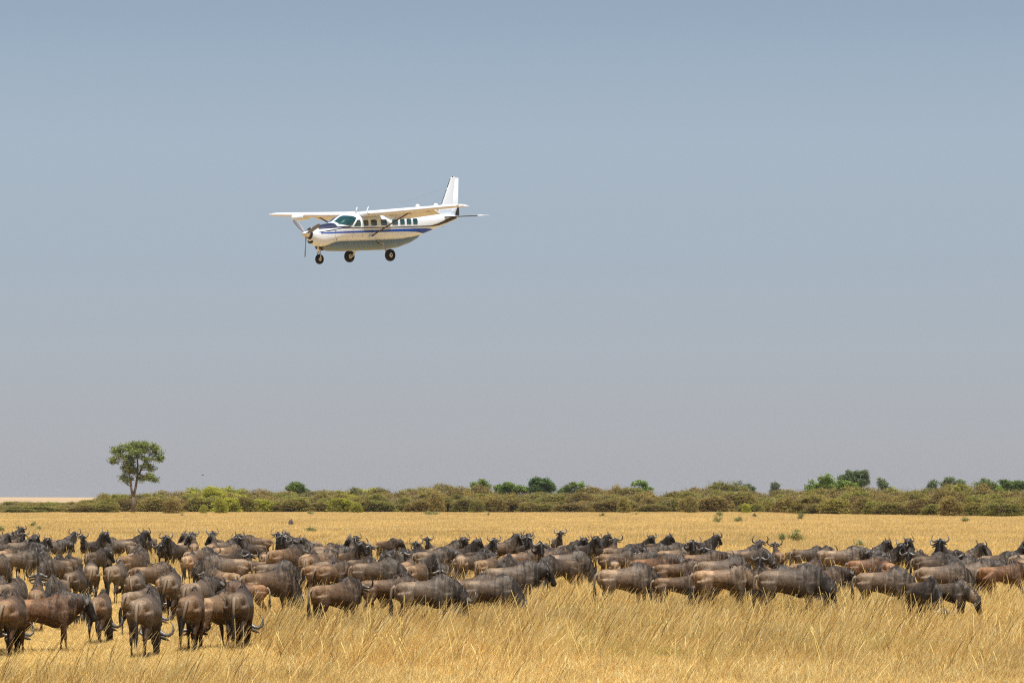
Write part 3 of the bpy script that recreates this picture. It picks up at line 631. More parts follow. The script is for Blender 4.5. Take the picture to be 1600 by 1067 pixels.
A = [l.split() for l in '''
14 831 5 U1 1 d
24 838 330 U2 1 g
32 842 10 M0 1 g
47 846 300 U1 .95 d
53 848 330 U0 .95 d
5 846 200 G1 1 d
8 856 80 G0 1 t
30 859 20 G0 1 g
46 856 340 M0 1 d
38 850 350 M0 1 d
60 862 310 G1 .9 d
-8 842 40 M0 1 g
-5 866 60 G0 1 g
83 842 5 M0 1 g
96 839 15 U1 1 d
134 842 275 U0 .95 g
152 843 290 U1 1 d
168 842 250 U2 .97 d
164 853 70 G1 1 g
150 856 60 M1 1 d
186 842 200 M1 1 g
205 839 350 U1 1 d
214 849 300 G1 1 g
232 838 245 U1 .98 g
112 862 250 G1 1 d
100 867 230 L1 1 d
85 868 225 G1 1 g
206 866 75 G0 1 b
217 858 60 L1 1 g
118 884 86 G0 1 d
142 879 80 G1 1 g
182 879 88 G0 1 g
212 896 80 G2 .88 g
238 876 25 G1 1 b
57 917 95 U0 .86 b
88 897 265 G0 .95 g
18 902 65 G1 1 g
-14 898 60 G0 1 g
-2 925 85 G0 1 b
17 928 80 G1 1 b
70 922 0 M0 1.0 r
99 918 280 L0 .8 g
156 921 82 G2 .95 b
228 929 86 G0 1 g
222 917 70 G1 .9 g
267 893 80 G1 1.02 g
300 923 84 G1 1 b
334 921 62 G2 1 t
375 919 92 G0 1.02 d
419 889 28 G2 1.02 b
254 896 95 G0 .9 t
310 904 68 M1 1 g
352 867 172 L0 1.05 p
346 887 110 M1 .95 t
382 907 185 G1 .8 r
297 862 80 L1 1 t
258 846 262 M0 1 d
275 848 250 M1 1 d
286 846 75 U3 .95 t
303 846 100 U3 1 t
300 841 272 U0 .97 d
311 857 60 G0 .95 g
332 846 95 U3 1 t
337 840 250 U1 1 d
350 843 10 U1 .98 g
355 853 60 G1 1 t
368 860 300 G0 .95 d
401 838 182 M0 1 b
392 846 195 U1 .95 d
412 862 88 G0 .82 t
398 874 190 CG .8 b
440 843 275 M0 1 d
452 845 260 M1 1 d
446 841 255 U0 .97 d
467 839 190 M0 1 d
478 842 200 M1 1 g
446 855 55 G1 1.1 b
430 873 10 G0 .95 g
497 847 185 L0 1 g
484 852 225 U1 1 d
508 848 60 G0 1 p
486 866 90 L1 1.05 b
511 884 30 CG .95 b
512 873 75 G1 1 g
524 878 40 G1 .95 b
500 861 20 L0 1 t
541 844 300 U0 1 g
549 851 95 U3 .92 p
560 853 268 M0 1 d
518 855 10 M1 1 g
545 861 320 U5 1 b
572 859 300 U0 .95 b
566 868 350 G1 .95 g
606 841 305 M2 1 b
602 858 270 L0 1 d
618 861 262 G0 1 d
630 858 285 M0 1 d
641 858 255 M1 .97 g
652 857 275 L0 .95 d
656 852 90 G0 .95 t
671 846 270 U0 .93 g
664 852 240 U5 .95 g
676 858 20 M1 1 g
690 850 350 U0 .9 g
650 876 88 G1 1 t
637 872 80 G0 .95 t
673 868 300 L0 1 d
588 873 0 L0 1.05 g
525 903 40 M2 1 b
606 905 2 CG .98 b
626 912 4 CG .88 g
667 903 0 L1 1 g
682 886 5 CG .72 g
766 894 0 G0 1.03 g
800 880 0 M0 1.08 g
735 899 0 G1 .95 b
704 859 80 G0 .95 t
720 864 65 G1 1 p
728 871 100 G0 .75 p
762 868 55 G0 1 t
738 861 20 M0 1 d
700 848 0 U2 1 b
722 852 320 U1 1 d
746 855 310 M0 1 d
760 849 290 L0 1 g
782 846 10 M0 1 b
797 843 350 G1 1 g
812 842 300 U0 .95 d
824 844 285 M0 1 d
832 846 255 M1 1 d
843 846 270 L0 .97 d
851 849 290 M0 .95 d
860 851 260 L0 1 d
871 839 275 U0 .97 g
888 849 280 L0 .97 g
897 847 300 M0 1 d
908 846 240 L0 1 d
917 848 300 M1 1 d
925 846 10 M0 .97 d
936 843 5 M0 .95 g
815 860 20 U4 1 b
835 856 350 L0 1 b
792 868 300 L1 1 g
804 869 250 G0 1 d
853 857 15 L0 1 b
871 858 60 L1 .95 b
886 862 8 G1 1.06 g
872 870 200 L0 1 d
912 866 88 G0 .9 t
955 851 60 U5 1 b
972 853 20 M0 1 d
965 862 5 G1 .95 b
985 856 300 M1 1 d
1002 843 290 U0 .97 d
997 856 255 G1 1 g
1018 851 0 L1 1 g
1028 845 310 U1 .97 d
1046 847 5 M0 .95 g
1055 855 0 U4 1 t
1000 862 330 L1 .95 g
1074 853 265 M0 1 d
1086 851 300 M1 .97 d
1096 846 330 U1 .95 d
1098 862 0 M2 1 b
1075 864 250 G0 .9 t
960 878 85 CG .8 p
978 883 0 L0 1.06 p
1022 870 355 M0 1 r
1060 880 355 C0 1.02 b
1061 902 0 CG .92 b
1130 872 0 G1 1.06 g
1130 889 0 CG 1.12 t
1145 896 350 CG .95 g
1162 853 0 U3 1.03 g
1180 857 330 G1 1 g
1215 856 95 U0 .97 b
1238 862 272 C0 .75 b
1194 880 275 U0 .86 b
1173 886 318 G0 1 b
1207 882 0 G1 1 g
1236 886 0 L0 1.1 g
1288 889 20 M0 .9 b
1262 872 50 G0 1 b
1264 852 25 L1 1 d
1288 857 60 G0 1 g
1318 857 0 G1 1.02 p
1360 856 5 U0 .93 d
1348 860 0 G0 .95 g
1354 868 0 M0 .95 r
1388 861 330 U0 .9 d
1413 852 280 U1 1 d
1426 858 265 M0 1 d
1441 859 250 M1 .9 b
1442 866 80 G0 .82 p
1455 862 20 L1 1 d
1464 855 280 U0 .97 d
1477 855 275 U0 1 d
1488 858 300 M0 1 d
1506 857 5 U5 1 b
1470 868 350 L0 1 d
1500 868 340 L1 1 g
1385 871 92 L1 1 r
1382 888 325 G0 1.02 p
1446 898 290 G0 1 d
1474 879 345 G0 1.05 p
1518 876 0 M0 1.05 p
1480 914 320 CG .9 g
1566 884 2 CW 1.04 r
1608 893 0 CG .7 p
1540 857 70 G0 1 d
1560 861 350 M1 1 g
1574 860 340 U0 .9 d
1590 857 300 U1 .95 d
1596 868 90 G0 1 t
1610 862 10 M0 1 g
'''.strip().splitlines()]
for px,tp,yw,ps,sc_,tn in A: animal(float(px), float(tp), float(yw), ps, float(sc_), tn)
# the crowded rear: more heads and backs between the ones above
def occupied(x, y, d=1.5):
    return any((h[6].location.x-x)**2*1.0+(h[6].location.y-y)**2*.45 < d*d for h in HERD)
frng = random.Random(21)
SPANS=[(-30,60,838,856),(128,215,846,858),(262,360,848,860),(430,480,847,858),(540,600,853,862),(600,700,853,862),(775,945,848,862),(985,1110,853,862),(1425,1505,858,866),(1545,1640,860,868),(165,250,868,880)]
added=0
for (a,b,y0,y1) in SPANS:
    for _ in range(40):
        px=frng.uniform(a,b); tp=frng.uniform(y0,y1); v=(tp-HORIZON)/(1-1.215/CAM_H); P=at(px,v)
        if occupied(P.x,P.y,1.55) or added>=0: continue
        animal(px,tp,frng.choice((0,10,350,270,285,300,60,90,200)),frng.choice(('G0','G1','L0','M0','M1','U0','G2','L1')),frng.uniform(.9,1.0),frng.choice('gddbgt')); added+=1
print('herd', len(HERD), 'added', added)
# labels: look, pose, facing, then what they stand by
def facing(y):
    y%=360
    for lim,t_ in ((22,'facing right'),(68,'angled away right'),(112,'rump to viewer'),(158,'angled away left'),(202,'facing left'),(248,'half forward left'),(292,'facing viewer'),(338,'half forward right'),(361,'facing right')):
        if y<lim: return t_
TN={'g':'grey-brown','d':'dark','b':'brown','t':'tan-rumped','p':'pale grey','r':'reddish brown'}
PN={'G':'grazing','L':'head lowered','M':'head level','U':'head raised','C':'standing'}
MARK=[(40,'at left edge'),(150,'left of the lone tree'),(255,'below the lone tree'),(340,'right of the lone tree'),(440,'left of the aircraft'),(530,'below the aircraft nose'),(640,'below the aircraft cabin'),(740,'below the aircraft tail'),(815,'left of the dark domed tree'),(900,'below the dark domed tree'),(1000,'right of the dark domed tree'),(1110,'left of the paired shrubs'),(1200,'below the paired shrubs'),(1290,'left of the dark broad tree'),(1370,'below the dark broad tree'),(1470,'right of the dark broad tree'),(2000,'near right edge')]
from collections import defaultdict
groups=defaultdict(list)
for h in HERD:
    px,v,yaw,pose,sc,tint,root=h
    row='rear row' if v<118 else 'middle rows' if v<165 else 'front rows'
    mk=next(t_ for lim,t_ in MARK if px<lim)
    kind='wildebeest calf' if pose[0]=='C' else 'wildebeest'
    pn='running' if pose=='CW' else 'grazing' if pose=='CG' else PN[pose[0]]
    groups[f'{TN[tint]} {kind} {pn}, {facing(yaw)}, {row} {mk}'].append(h)
ORD=['leftmost','second from left','third from left','fourth from left','fifth from left']
for lab,hs in groups.items():
    hs.sort(key=lambda h:h[0])
    for i,h in enumerate(hs):
        l=lab
        if len(hs)>1: l=lab+', '+('rightmost' if i==len(hs)-1 else ORD[i])
        for q_,r_ in (('half forward ','angled '),('angled away','angled'),(' rows ',' '),(' row ',' '),(' to viewer',' here')):
            if len(l.replace('-',' ').replace(',',' ').split())>16: l=l.replace(q_,r_)
        tag(h[6], l, 'wildebeest', 'wildebeest herd grazing on the plain')
# ------------------------------------------------------------ grass
grass_m = mat('straw', (1,1,1), .65, .25, vcol=True, trans=.5, objrand=.16)
_N, _L = grass_m.node_tree.nodes, grass_m.node_tree.links
_g = _N.new('ShaderNodeNewGeometry'); _m = _N.new('ShaderNodeMapping'); _m.inputs['Scale'].default_value = (.09, .035, 0)
_n = _N.new('ShaderNodeTexNoise'); _n.inputs['Scale'].default_value = 1; _n.inputs['Detail'].default_value = 5
_r = _N.new('ShaderNodeMapRange'); _r.inputs[1].default_value = .32; _r.inputs[2].default_value = .68; _r.inputs[3].default_value = .9; _r.inputs[4].default_value = 1.2
_v = _N.new('ShaderNodeVectorMath'); _v.operation = 'SCALE'
_L.new(_g.outputs['Position'], _m.inputs[0]); _L.new(_m.outputs[0], _n.inputs['Vector']); _L.new(_n.outputs[0], _r.inputs[0]); _L.new(_r.outputs[0], _v.inputs['Scale'])
_b = _N['Principled BSDF']; _src = _b.inputs['Base Color'].links[0].from_socket; _L.new(_src, _v.inputs[0])
for _s in [l.to_socket for l in list(_src.links) if l.to_node != _v]: _L.new(_v.outputs[0], _s)
STRAW=np.array([(.87,.68,.32),(.86,.63,.24),(.82,.57,.19),(.54,.35,.11),(.88,.70,.36),(.74,.50,.16)])
BROWN=np.array([(.36,.23,.09),(.42,.28,.11),(.30,.19,.08)])
GREEN=np.array([(.36,.36,.09),(.46,.42,.11),(.52,.44,.13)])
def tuft(name, n, hmin, hmax, spread, width, lean, jitter, rng, pals, heads=0.0, wmix=.15):
    segs=3; base=rng.normal(size=(n,2))*spread; h=rng.uniform(hmin,hmax,n); L=np.stack([rng.normal(lean,jitter,n),rng.normal(0,jitter,n)],1)*h[:,None]
    a=rng.uniform(0,math.pi,n); wd=np.stack([np.cos(a),np.sin(a)],1)*(width*rng.uniform(.6,1.3,n))[:,None]*.5
    head=rng.random(n)<heads
    V=np.zeros((n,(segs+1)*2,3)); cols=np.zeros((n,(segs+1)*2,3))
    pal=pals[0]; c=pal[rng.integers(0,len(pal),n)]
    if len(pals)>1: k=rng.random(n)<wmix; c[k]=pals[1][rng.integers(0,len(pals[1]),n)][k]
    c=np.minimum(.86,c*rng.uniform(.7,1.18,(n,1)))
    for s in range(segs+1):
        t=s/segs; cx=base+L*(t**1.7); z=h*(t-.18*t*t*np.abs(L[:,0]/h))
        w=wd*(1-.75*t) if s<segs else wd*np.where(head,1.1,.12)[:,None]
        if s==segs-1: w=wd*np.where(head,1.5,.5)[:,None]
        V[:,2*s,:2]=cx-w; V[:,2*s+1,:2]=cx+w; V[:,2*s,2]=z-.02; V[:,2*s+1,2]=z-.02
        cols[:,2*s]=c; cols[:,2*s+1]=c
    f=np.array([(2*s,2*s+1,2*s+3,2*s+2) for s in range(segs)])
    Fc=(f[None]+(np.arange(n)*(segs+1)*2)[:,None,None]).reshape(-1,4)
    return np_mesh(name, V.reshape(-1,3), Fc, cols.reshape(-1,3), grass_m)
grng=np.random.default_rng(77)
T=[]
def fam(k, *a, **kw):
    i0=len(T)
    for i in range(k): T.append(tuft(f'tuft_{len(T):02d}', *a, grng, **kw))
    return list(range(i0,len(T)))
TALL=fam(6,52,.14,.60,.19,.011,.30,.34,pals=[STRAW,BROWN],heads=.3,wmix=.12)
TALLG=fam(3,46,.18,.52,.12,.0095,.25,.32,pals=[STRAW,GREEN],heads=.1,wmix=.5)
TALLB=fam(3,44,.20,.56,.12,.0095,.25,.34,pals=[BROWN,STRAW],heads=.2,wmix=.4)
SHORT=fam(4,70,.06,.22,.16,.009,.25,.45,pals=[STRAW,BROWN],wmix=.15)
LITTER=fam(3,80,.03,.14,.20,.010,.4,1.1,pals=[STRAW*1.05,BROWN],wmix=.12)
STALK=fam(4,9,.5,.95,.12,.0075,.50,.20,pals=[STRAW*1.08,BROWN],heads=.75,wmix=.15)
MIDT=fam(4,60,.16,.40,.34,.022,.25,.35,pals=[STRAW,BROWN],wmix=.08)
FART=fam(5,90,.22,.5,.9,.035,.2,.35,pals=[STRAW[[0,1,2,4,5]]*.86,BROWN],wmix=.05)
FARB=fam(2,50,.25,.5,.8,.05,.2,.3,pals=[BROWN,STRAW],wmix=.5)
pts=[];rots=[];scl=[];idx=[]
def patch(x,y,s): return noise2(x*s, y*s*.8)
def put_tuft(p, i, s, sz=None):
    pts.append(p); rots.append((0,0,grng.normal(0,.45))); scl.append((s,s,sz if sz else s)); idx.append(int(i))
def zone(y0,y1,per_m2,fn,margin=1.12):
    area=0; 
    n=int(per_m2*(((y1+y0)/2)*(1600/F_PX)*margin+12)*(y1-y0))
    r=grng.random(n); ya=np.sqrt(y0*y0+(y1*y1-y0*y0)*r); xa=(grng.random(n)-.5)*(ya*(1600/F_PX)*margin+12)
    for x,y in zip(xa,ya):
        px=x/y*F_PX+800; v=F_PX*CAM_H/y
        fn(x,y,px,v)
def tallness(px,v):
    """0 short trampled sward, 1 tall stand"""
    t=1/(1+math.exp(-(px-480)/40))
    front=1/(1+math.exp((v-252-8*math.sin(px*.013)-6*math.sin(px*.041))/6))       # stand ends before a strip of short litter
    left=.5*(1-t)*min(1,max(0,(v-274)/6))*(.4+.6*(px>250))
    if v<118: left=.25
    back=1 if v>118 else .35+.3*max(0,(v-95)/23)
    return max(left, t*front*back)
def near(x,y,px,v):
    k=tallness(px,v); q=patch(x,y,.55)
    r=grng.random()
    if r<k*(.75+.35*q):
        g=patch(x+30,y,.9)
        fam_=TALLG if (g>.2 and grng.random()<.65 and px>850) else TALLB if (g<-.42 and grng.random()<.4) else TALL
        put_tuft((x,y,0), grng.choice(fam_), (.78+.24*q)*grng.uniform(.8,1.15)*(1.0 if v<225 else .92))
        if grng.random()<.14: put_tuft((x,y,0), grng.choice(STALK), grng.uniform(.75,1.08))
    else:
        put_tuft((x,y,0), grng.choice(SHORT if grng.random()<.62 else LITTER), grng.uniform(.8,1.3)*(.62 if (px<480 and 120<v<272) else 1))
        if grng.random()<.03: put_tuft((x,y,0), grng.choice(STALK), grng.uniform(.5,.95))
zone(40,76,30,near,1.25)
zone(76,140,14,near,1.2)
def litter(x,y,px,v):
    put_tuft((x,y,0), grng.choice(LITTER), grng.uniform(.9,1.5))
zone(40,62,22,litter,1.25)
zone(62,90,8,litter,1.2)
def mid(x,y,px,v):
    q=patch(x,y,.12); put_tuft((x,y,0), grng.choice(MIDT), grng.uniform(.8,1.3)*(1+.2*q))
zone(120,240,2.0,mid,1.15)
def far(x,y,px,v):
    q=patch(x,y,.03); put_tuft((x,y,0), grng.choice(FARB if (q<-.45 and grng.random()<.3) else FART), grng.uniform(.7,1.2)*(1+.15*q))
zone(150,300,.25,far,1.1)
zone(230,690,.32,far,1.1)
print('tufts',len(pts))
scatter_object('grass', pts, rots, scl, idx, T, 'tall golden dry savannah grass leaning to the right across the plain', 'grass')
# ------------------------------------------------------------ aircraft
white=mat('white_paint',(.72,.78,.86),.28,.5,coat=.5,noise=.05,nscale=2)
wingm=mat('white_wing_paint',(.66,.66,.67),.35,.5,noise=.07,nscale=1.5)
navy=mat('navy_paint',(.012,.017,.045),.45,.3); blue=mat('blue_paint',(.0,.06,.40),.5,.3); blk=mat('dark_trim',(.02,.018,.022),.4,.4)
glass=mat('tinted_glass',(.012,.055,.055),.08,.9,coat=.6,noise=.35,nscale=2.5)
podm=mat('grey_green_paint',(.20,.265,.29),.5,.3,noise=.08,nscale=2); rub=mat('rubber',(.018,.018,.018),.8,.3); met=mat('bare_metal',(.62,.60,.57),.25,.6,metal=.85); hub=mat('hub_paint',(.55,.54,.50),.4,.4)
prp=mat('propeller_grey',(.19,.19,.22),.4,.4); strutm=mat('strut_shade_paint',(.06,.035,.025),.4,.4); brn=mat('exhaust_metal',(.10,.06,.045),.5,.5,metal=.6)  # wing strut colour darkened to paint in the shade under the wing
YAW,PIT_,ROL=R(44.24),R(-5.36),R(-2.36)
fw=Vector((-math.cos(YAW)*math.cos(PIT_),-math.sin(YAW)*math.cos(PIT_),math.sin(PIT_)))
l0=Vector((math.sin(YAW),-math.cos(YAW),0)); u0=fw.cross(l0); lf=l0*math.cos(ROL)+u0*math.sin(ROL); up=fw.cross(lf)
plane=empty('propeller_aircraft'); 
plane.matrix_world=Matrix.Translation((-11.965,160.907,18.035)) @ Matrix((( -fw.x,-lf.x,up.x,0),(-fw.y,-lf.y,up.y,0),(-fw.z,-lf.z,up.z,0),(0,0,0,1)))
# local axes: x aft, y to starboard (minus y = port), z up
tag(plane,'white high-wing single propeller aircraft with blue stripe, flying low over the herd','aircraft')
PT=-1  # port side sign
ST=[(.60,-.40,.27,.34,2.2),(.75,-.56,.33,.42,2.3),(1.0,-.70,.39,.50,2.4),(1.35,-.76,.46,.58,2.5),(1.8,-.70,.52,.65,2.6),(2.2,-.60,.57,.71,2.6),(2.5,-.58,.72,.75,2.6),(2.8,-.58,.90,.78,2.7),(3.1,-.58,1.00,.80,2.8),(3.5,-.58,1.05,.81,2.9),(4.5,-.58,1.06,.81,3),(6.0,-.58,1.06,.81,3),(7.2,-.56,1.06,.79,3),(8.2,-.46,1.03,.72,2.8),(9.0,-.30,.98,.62,2.6),(9.8,-.10,.93,.48,2.4),(10.6,.12,.88,.34,2.3),(11.4,.34,.82,.20,2.2),(12.0,.52,.78,.10,2.1),(12.3,.62,.75,.05,2)]
def sect(x):
    xs_=[s[0] for s in ST]; return [float(np.interp(x,xs_,[s[k] for s in ST])) for k in range(1,5)]
def fus(x,t,off=0.0):   # t angle from top toward port (+) 
    zb,zt,hw,n=sect(x); zc=(zb+zt)/2+.0; hh=(zt-zb)/2
    c,s=math.cos(t),math.sin(t)
    y=PT*hw*math.copysign(abs(s)**(2/n),s); zz=zc+hh*math.copysign(abs(c)**(2/n),c)
    nrm=Vector((0,y/hw**2*abs(y/hw)**(n-2) if hw else 0,(zz-zc)/hh**2*abs((zz-zc)/hh)**(n-2)))
    nrm=nrm.normalized() if nrm.length>0 else Vector((0,0,1))
    return Vector((x,y,zz))+nrm*off
def side_t(x,z_):
    zb,zt,hw,n=sect(x); zc=(zb+zt)/2; hh=(zt-zb)/2; q=max(-.995,min(.995,(z_-zc)/hh)); cc=abs(q)**(n/2)
    return math.acos(math.copysign(min(1,cc),q))
def on_side(x,z_,s=1,off=.006):
    p=fus(x,side_t(x,z_),off); return Vector((p.x,p.y*s,p.z))
fb=MB(); xs_=list(np.unique(np.concatenate([[s[0] for s in ST],np.linspace(.6,12.3,60)]))); NR=40
for x in xs_:
    for k in range(NR):
        fb.v.append(tuple(fus(x,2*math.pi*k/NR))); fb.c.append((1,1,1))
m_=len(xs_); fb.f=[(i*NR+k,(i+1)*NR+k,(i+1)*NR+(k+1)%NR,i*NR+(k+1)%NR) for i in range(m_-1) for k in range(NR)]+[tuple(range(NR)),tuple(reversed(range((m_-1)*NR,m_*NR)))]
fus_o=fb.build('fuselage',white,plane)
def ribbon(name,lower,upper,mt,side=1,off=.006,parent=None,n=None,nz=4):
    """decal between two (x,z) polylines draped on the fuselage side"""
    x0,x1=lower[0][0],lower[-1][0]; n=n or max(6,int((x1-x0)/.12)); mb=MB()
    for i in range(n+1):
        x=x0+(x1-x0)*i/n; zl=np.interp(x,*zip(*lower)); zu=np.interp(x,*zip(*upper))
        for j in range(nz+1): mb.v.append(tuple(on_side(x,zl+(zu-zl)*j/nz,side,off))); mb.c.append((1,1,1))
    q=nz+1; mb.f=[(i*q+j,(i+1)*q+j,(i+1)*q+j+1,i*q+j+1) for i in range(n) for j in range(nz)]
    return mb.build(name,mt,parent or plane)
for s in (1,-1):
    ribbon('black_stripe',[(.95,.045),(2.5,.225),(5.7,.175),(9.6,.165),(10.3,.20),(11.2,.36),(12.1,.60)],[(.95,.085),(2.5,.275),(5.7,.225),(9.6,.225),(10.3,.34),(11.2,.60),(12.1,.76)],blk,s,.006)
    ribbon('thin_stripe',[(1.1,.09),(5.7,.10),(9.5,.115)],[(1.1,.105),(5.7,.115),(9.5,.13)],blk,s,.005,nz=1)
    ribbon('blue_stripe',[(1.05,-.02),(3.9,-.045),(7.2,-.07),(8.3,-.12),(8.85,-.20),(9.05,-.22),(9.45,-.13),(9.95,-.02)],[(1.05,.045),(3.9,.06),(7.2,.08),(8.3,.08),(8.85,.068),(9.05,.068),(9.45,.055),(9.95,-.005)],blue,s,.006)
# navy anti-glare top of the cowl
nv=MB(); n=20
for i in range(n+1):
    x=1.0+(2.20-1.0)*i/n
    tmax=side_t(x,np.interp(x,[1.0,1.6,2.3,2.62],[.24,.28,.34,.47]))
    for j in range(25): nv.v.append(tuple(fus(x,-tmax+2*tmax*j/24,.006))); nv.c.append((1,1,1))
nv.f=[(i*25+j,i*25+j+1,(i+1)*25+j+1,(i+1)*25+j) for i in range(n) for j in range(24)]; nv.build('anti_glare_panel',navy,plane)
# wedge of navy reaching back under the windscreen on both sides
for s in (1,-1): ribbon('navy_wedge',[(1.0,.235),(2.3,.285),(3.2,.31)],[(1.0,.25),(2.3,.36),(2.9,.36),(3.2,.325)],navy,s,.008)
# windscreen: two panes with a centre post
def patch_t(name,xl,tl_fn,tu_fn,mt,side,off=.008,nx=14,nt=8,parent=None):
    mb=MB()
    for i in range(nx+1):
        x=xl[0]+(xl[1]-xl[0])*i/nx; a,b=tl_fn(x),tu_fn(x)
        for j in range(nt+1):
            p=fus(x,a+(b-a)*j/nt,off); mb.v.append((p.x,p.y*side,p.z)); mb.c.append((1,1,1))
    q=nt+1; mb.f=[(i*q+j,(i+1)*q+j,(i+1)*q+j+1,i*q+j+1) for i in range(nx) for j in range(nt)]
    return mb.build(name,mt,parent or plane)
zlow=lambda x: np.interp(x,[2.22,2.5,3.0,3.15,3.58],[.50,.46,.375,.385,.80])
zup=lambda x: np.interp(x,[2.22,2.9,3.05,3.40,3.60],[2,2,.965,.93,.83])
for s in (1,-1):
    w=patch_t('windscreen_pane',(2.34,3.58),lambda x:(.085 if x<2.95 else side_t(x,zup(x))),lambda x:side_t(x,zlow(x)),glass,s,nx=24,nt=12)
    if s==1: w['label']='large tinted windscreen pane on the side towards the viewer'
def window(x0,x1,z0,z1,s,r=.07,tri=False):
    fr=ribbon('window',*rr(x0-.03,x1+.03,z0-.03,z1+.03,r+.02,tri),white if not tri else white,s,.008,n=16)
    ribbon('pane',*rr(x0,x1,z0,z1,r,tri),glass,s,.013,parent=fr,n=16)
def rr(x0,x1,z0,z1,r,tri=False):
    lo=[];hi=[]
    for i in range(17):
        x=x0+(x1-x0)*i/16; d=min(x-x0,x1-x); k=r-math.sqrt(max(0,r*r-(r-d)**2)) if d<r else 0
        lo.append((x,z0+k)); h=z1-k
        if tri: h=min(h, z0+.03+(z1-z0)*min(1,(x-x0)/((x1-x0)*.62)))
        hi.append((x,max(h,z0+k+.004)))
    return lo,hi
for s in (1,-1):
    window(3.28,3.82,.33,.69,s,.05,True)
    for a,b in ((4.03,4.41),(4.60,5.06),(5.37,5.84),(6.25,6.71),(6.88,7.25),(7.42,7.81),(7.95,8.35)): window(a,b,.325,.665,s,.07)
    # door outlines
    for a in (3.22,3.94): ribbon('door_seam',[(a,-.45),(a+.012,-.45)],[(a,.72),(a+.012,.72)],blk,s,.0055,n=1,nz=8)
    ribbon('cowl_seam',[(1.95,-.5),(1.962,-.5)],[(1.95,.28),(1.962,.28)],blk,s,.0055,n=1,nz=8)
    ribbon('cowl_latch',[(1.99,.03),(2.03,.03)],[(1.99,.14),(2.03,.14)],blk,s,.012,n=1); ribbon('cowl_latch',[(2.08,-.42),(2.12,-.42)],[(2.08,-.32),(2.12,-.32)],blk,s,.012,n=1)
# cargo pod
pd=MB(); PS=[(1.72,-.62,-.60,.25),(1.8,-.90,-.52,.42),(2.05,-1.03,-.48,.52),(3,-1.07,-.46,.58),(6.0,-1.09,-.46,.58),(7.0,-1.0,-.44,.56),(8.0,-.76,-.36,.46),(8.7,-.50,-.26,.32),(9.05,-.30,-.22,.14)]
for (x,zb,zt,hw) in PS:
    for k in range(24):
        a=2*math.pi*k/24; c,s=math.cos(a),math.sin(a); pd.v.append((x,hw*math.copysign(abs(s)**(.62),s),(zb+zt)/2+(zt-zb)/2*math.copysign(abs(c)**.62,c))); pd.c.append((1,1,1))
m_=len(PS); pd.f=[(i*24+k,(i+1)*24+k,(i+1)*24+(k+1)%24,i*24+(k+1)%24) for i in range(m_-1) for k in range(24)]+[tuple(range(24)),tuple(reversed(range((m_-1)*24,m_*24)))]
pd.build('cargo_pod',podm,plane)
# wings
def airfoil(n=14,tk=.15):
    up_=[];lo=[]
    for i in range(n+1):
        x=(1-math.cos(math.pi*i/n))/2; yt=5*tk*(.2969*math.sqrt(x)-.126*x-.3516*x*x+.2843*x**3-.1036*x**4); cam_=.02*4*x*(1-x)
        up_.append((x,cam_+yt)); lo.append((x,cam_-yt))
    return up_+lo[-2:0:-1]
AF=airfoil()
def wing_part(name,secs,mt,parent):
    """secs: (y, x_le, z, chord, twist/pitch deg, vertical?)"""
    mb=MB(); n=len(AF)
    for (y,xl,zz,ch,tw,tk) in secs:
        for (a,b) in AF:
            X=a*ch; Z_=b*ch*tk/.15; c,s=math.cos(R(tw)),math.sin(R(tw)); mb.v.append((xl+X*c+Z_*s,y,zz-X*s+Z_*c)); mb.c.append((1,1,1))
    m_=len(secs); mb.f=[(i*n+k,i*n+(k+1)%n,(i+1)*n+(k+1)%n,(i+1)*n+k) for i in range(m_-1) for k in range(n)]+[tuple(range(n)),tuple(range((m_-1)*n,m_*n))]
    o=mb.build(name,mt,parent)
    bm=bmesh.new(); bm.from_mesh(o.data); bmesh.ops.recalc_face_normals(bm,faces=bm.faces); bm.to_mesh(o.data); bm.free(); return o
def wing_x(y): return float(np.interp(abs(y),[0,2.6,7.94],[3.97,3.97,4.42])), float(np.interp(abs(y),[0,2.6,7.94],[.98,1.04,1.23])), float(np.interp(abs(y),[0,2.6,7.94],[1.98,1.98,1.22]))
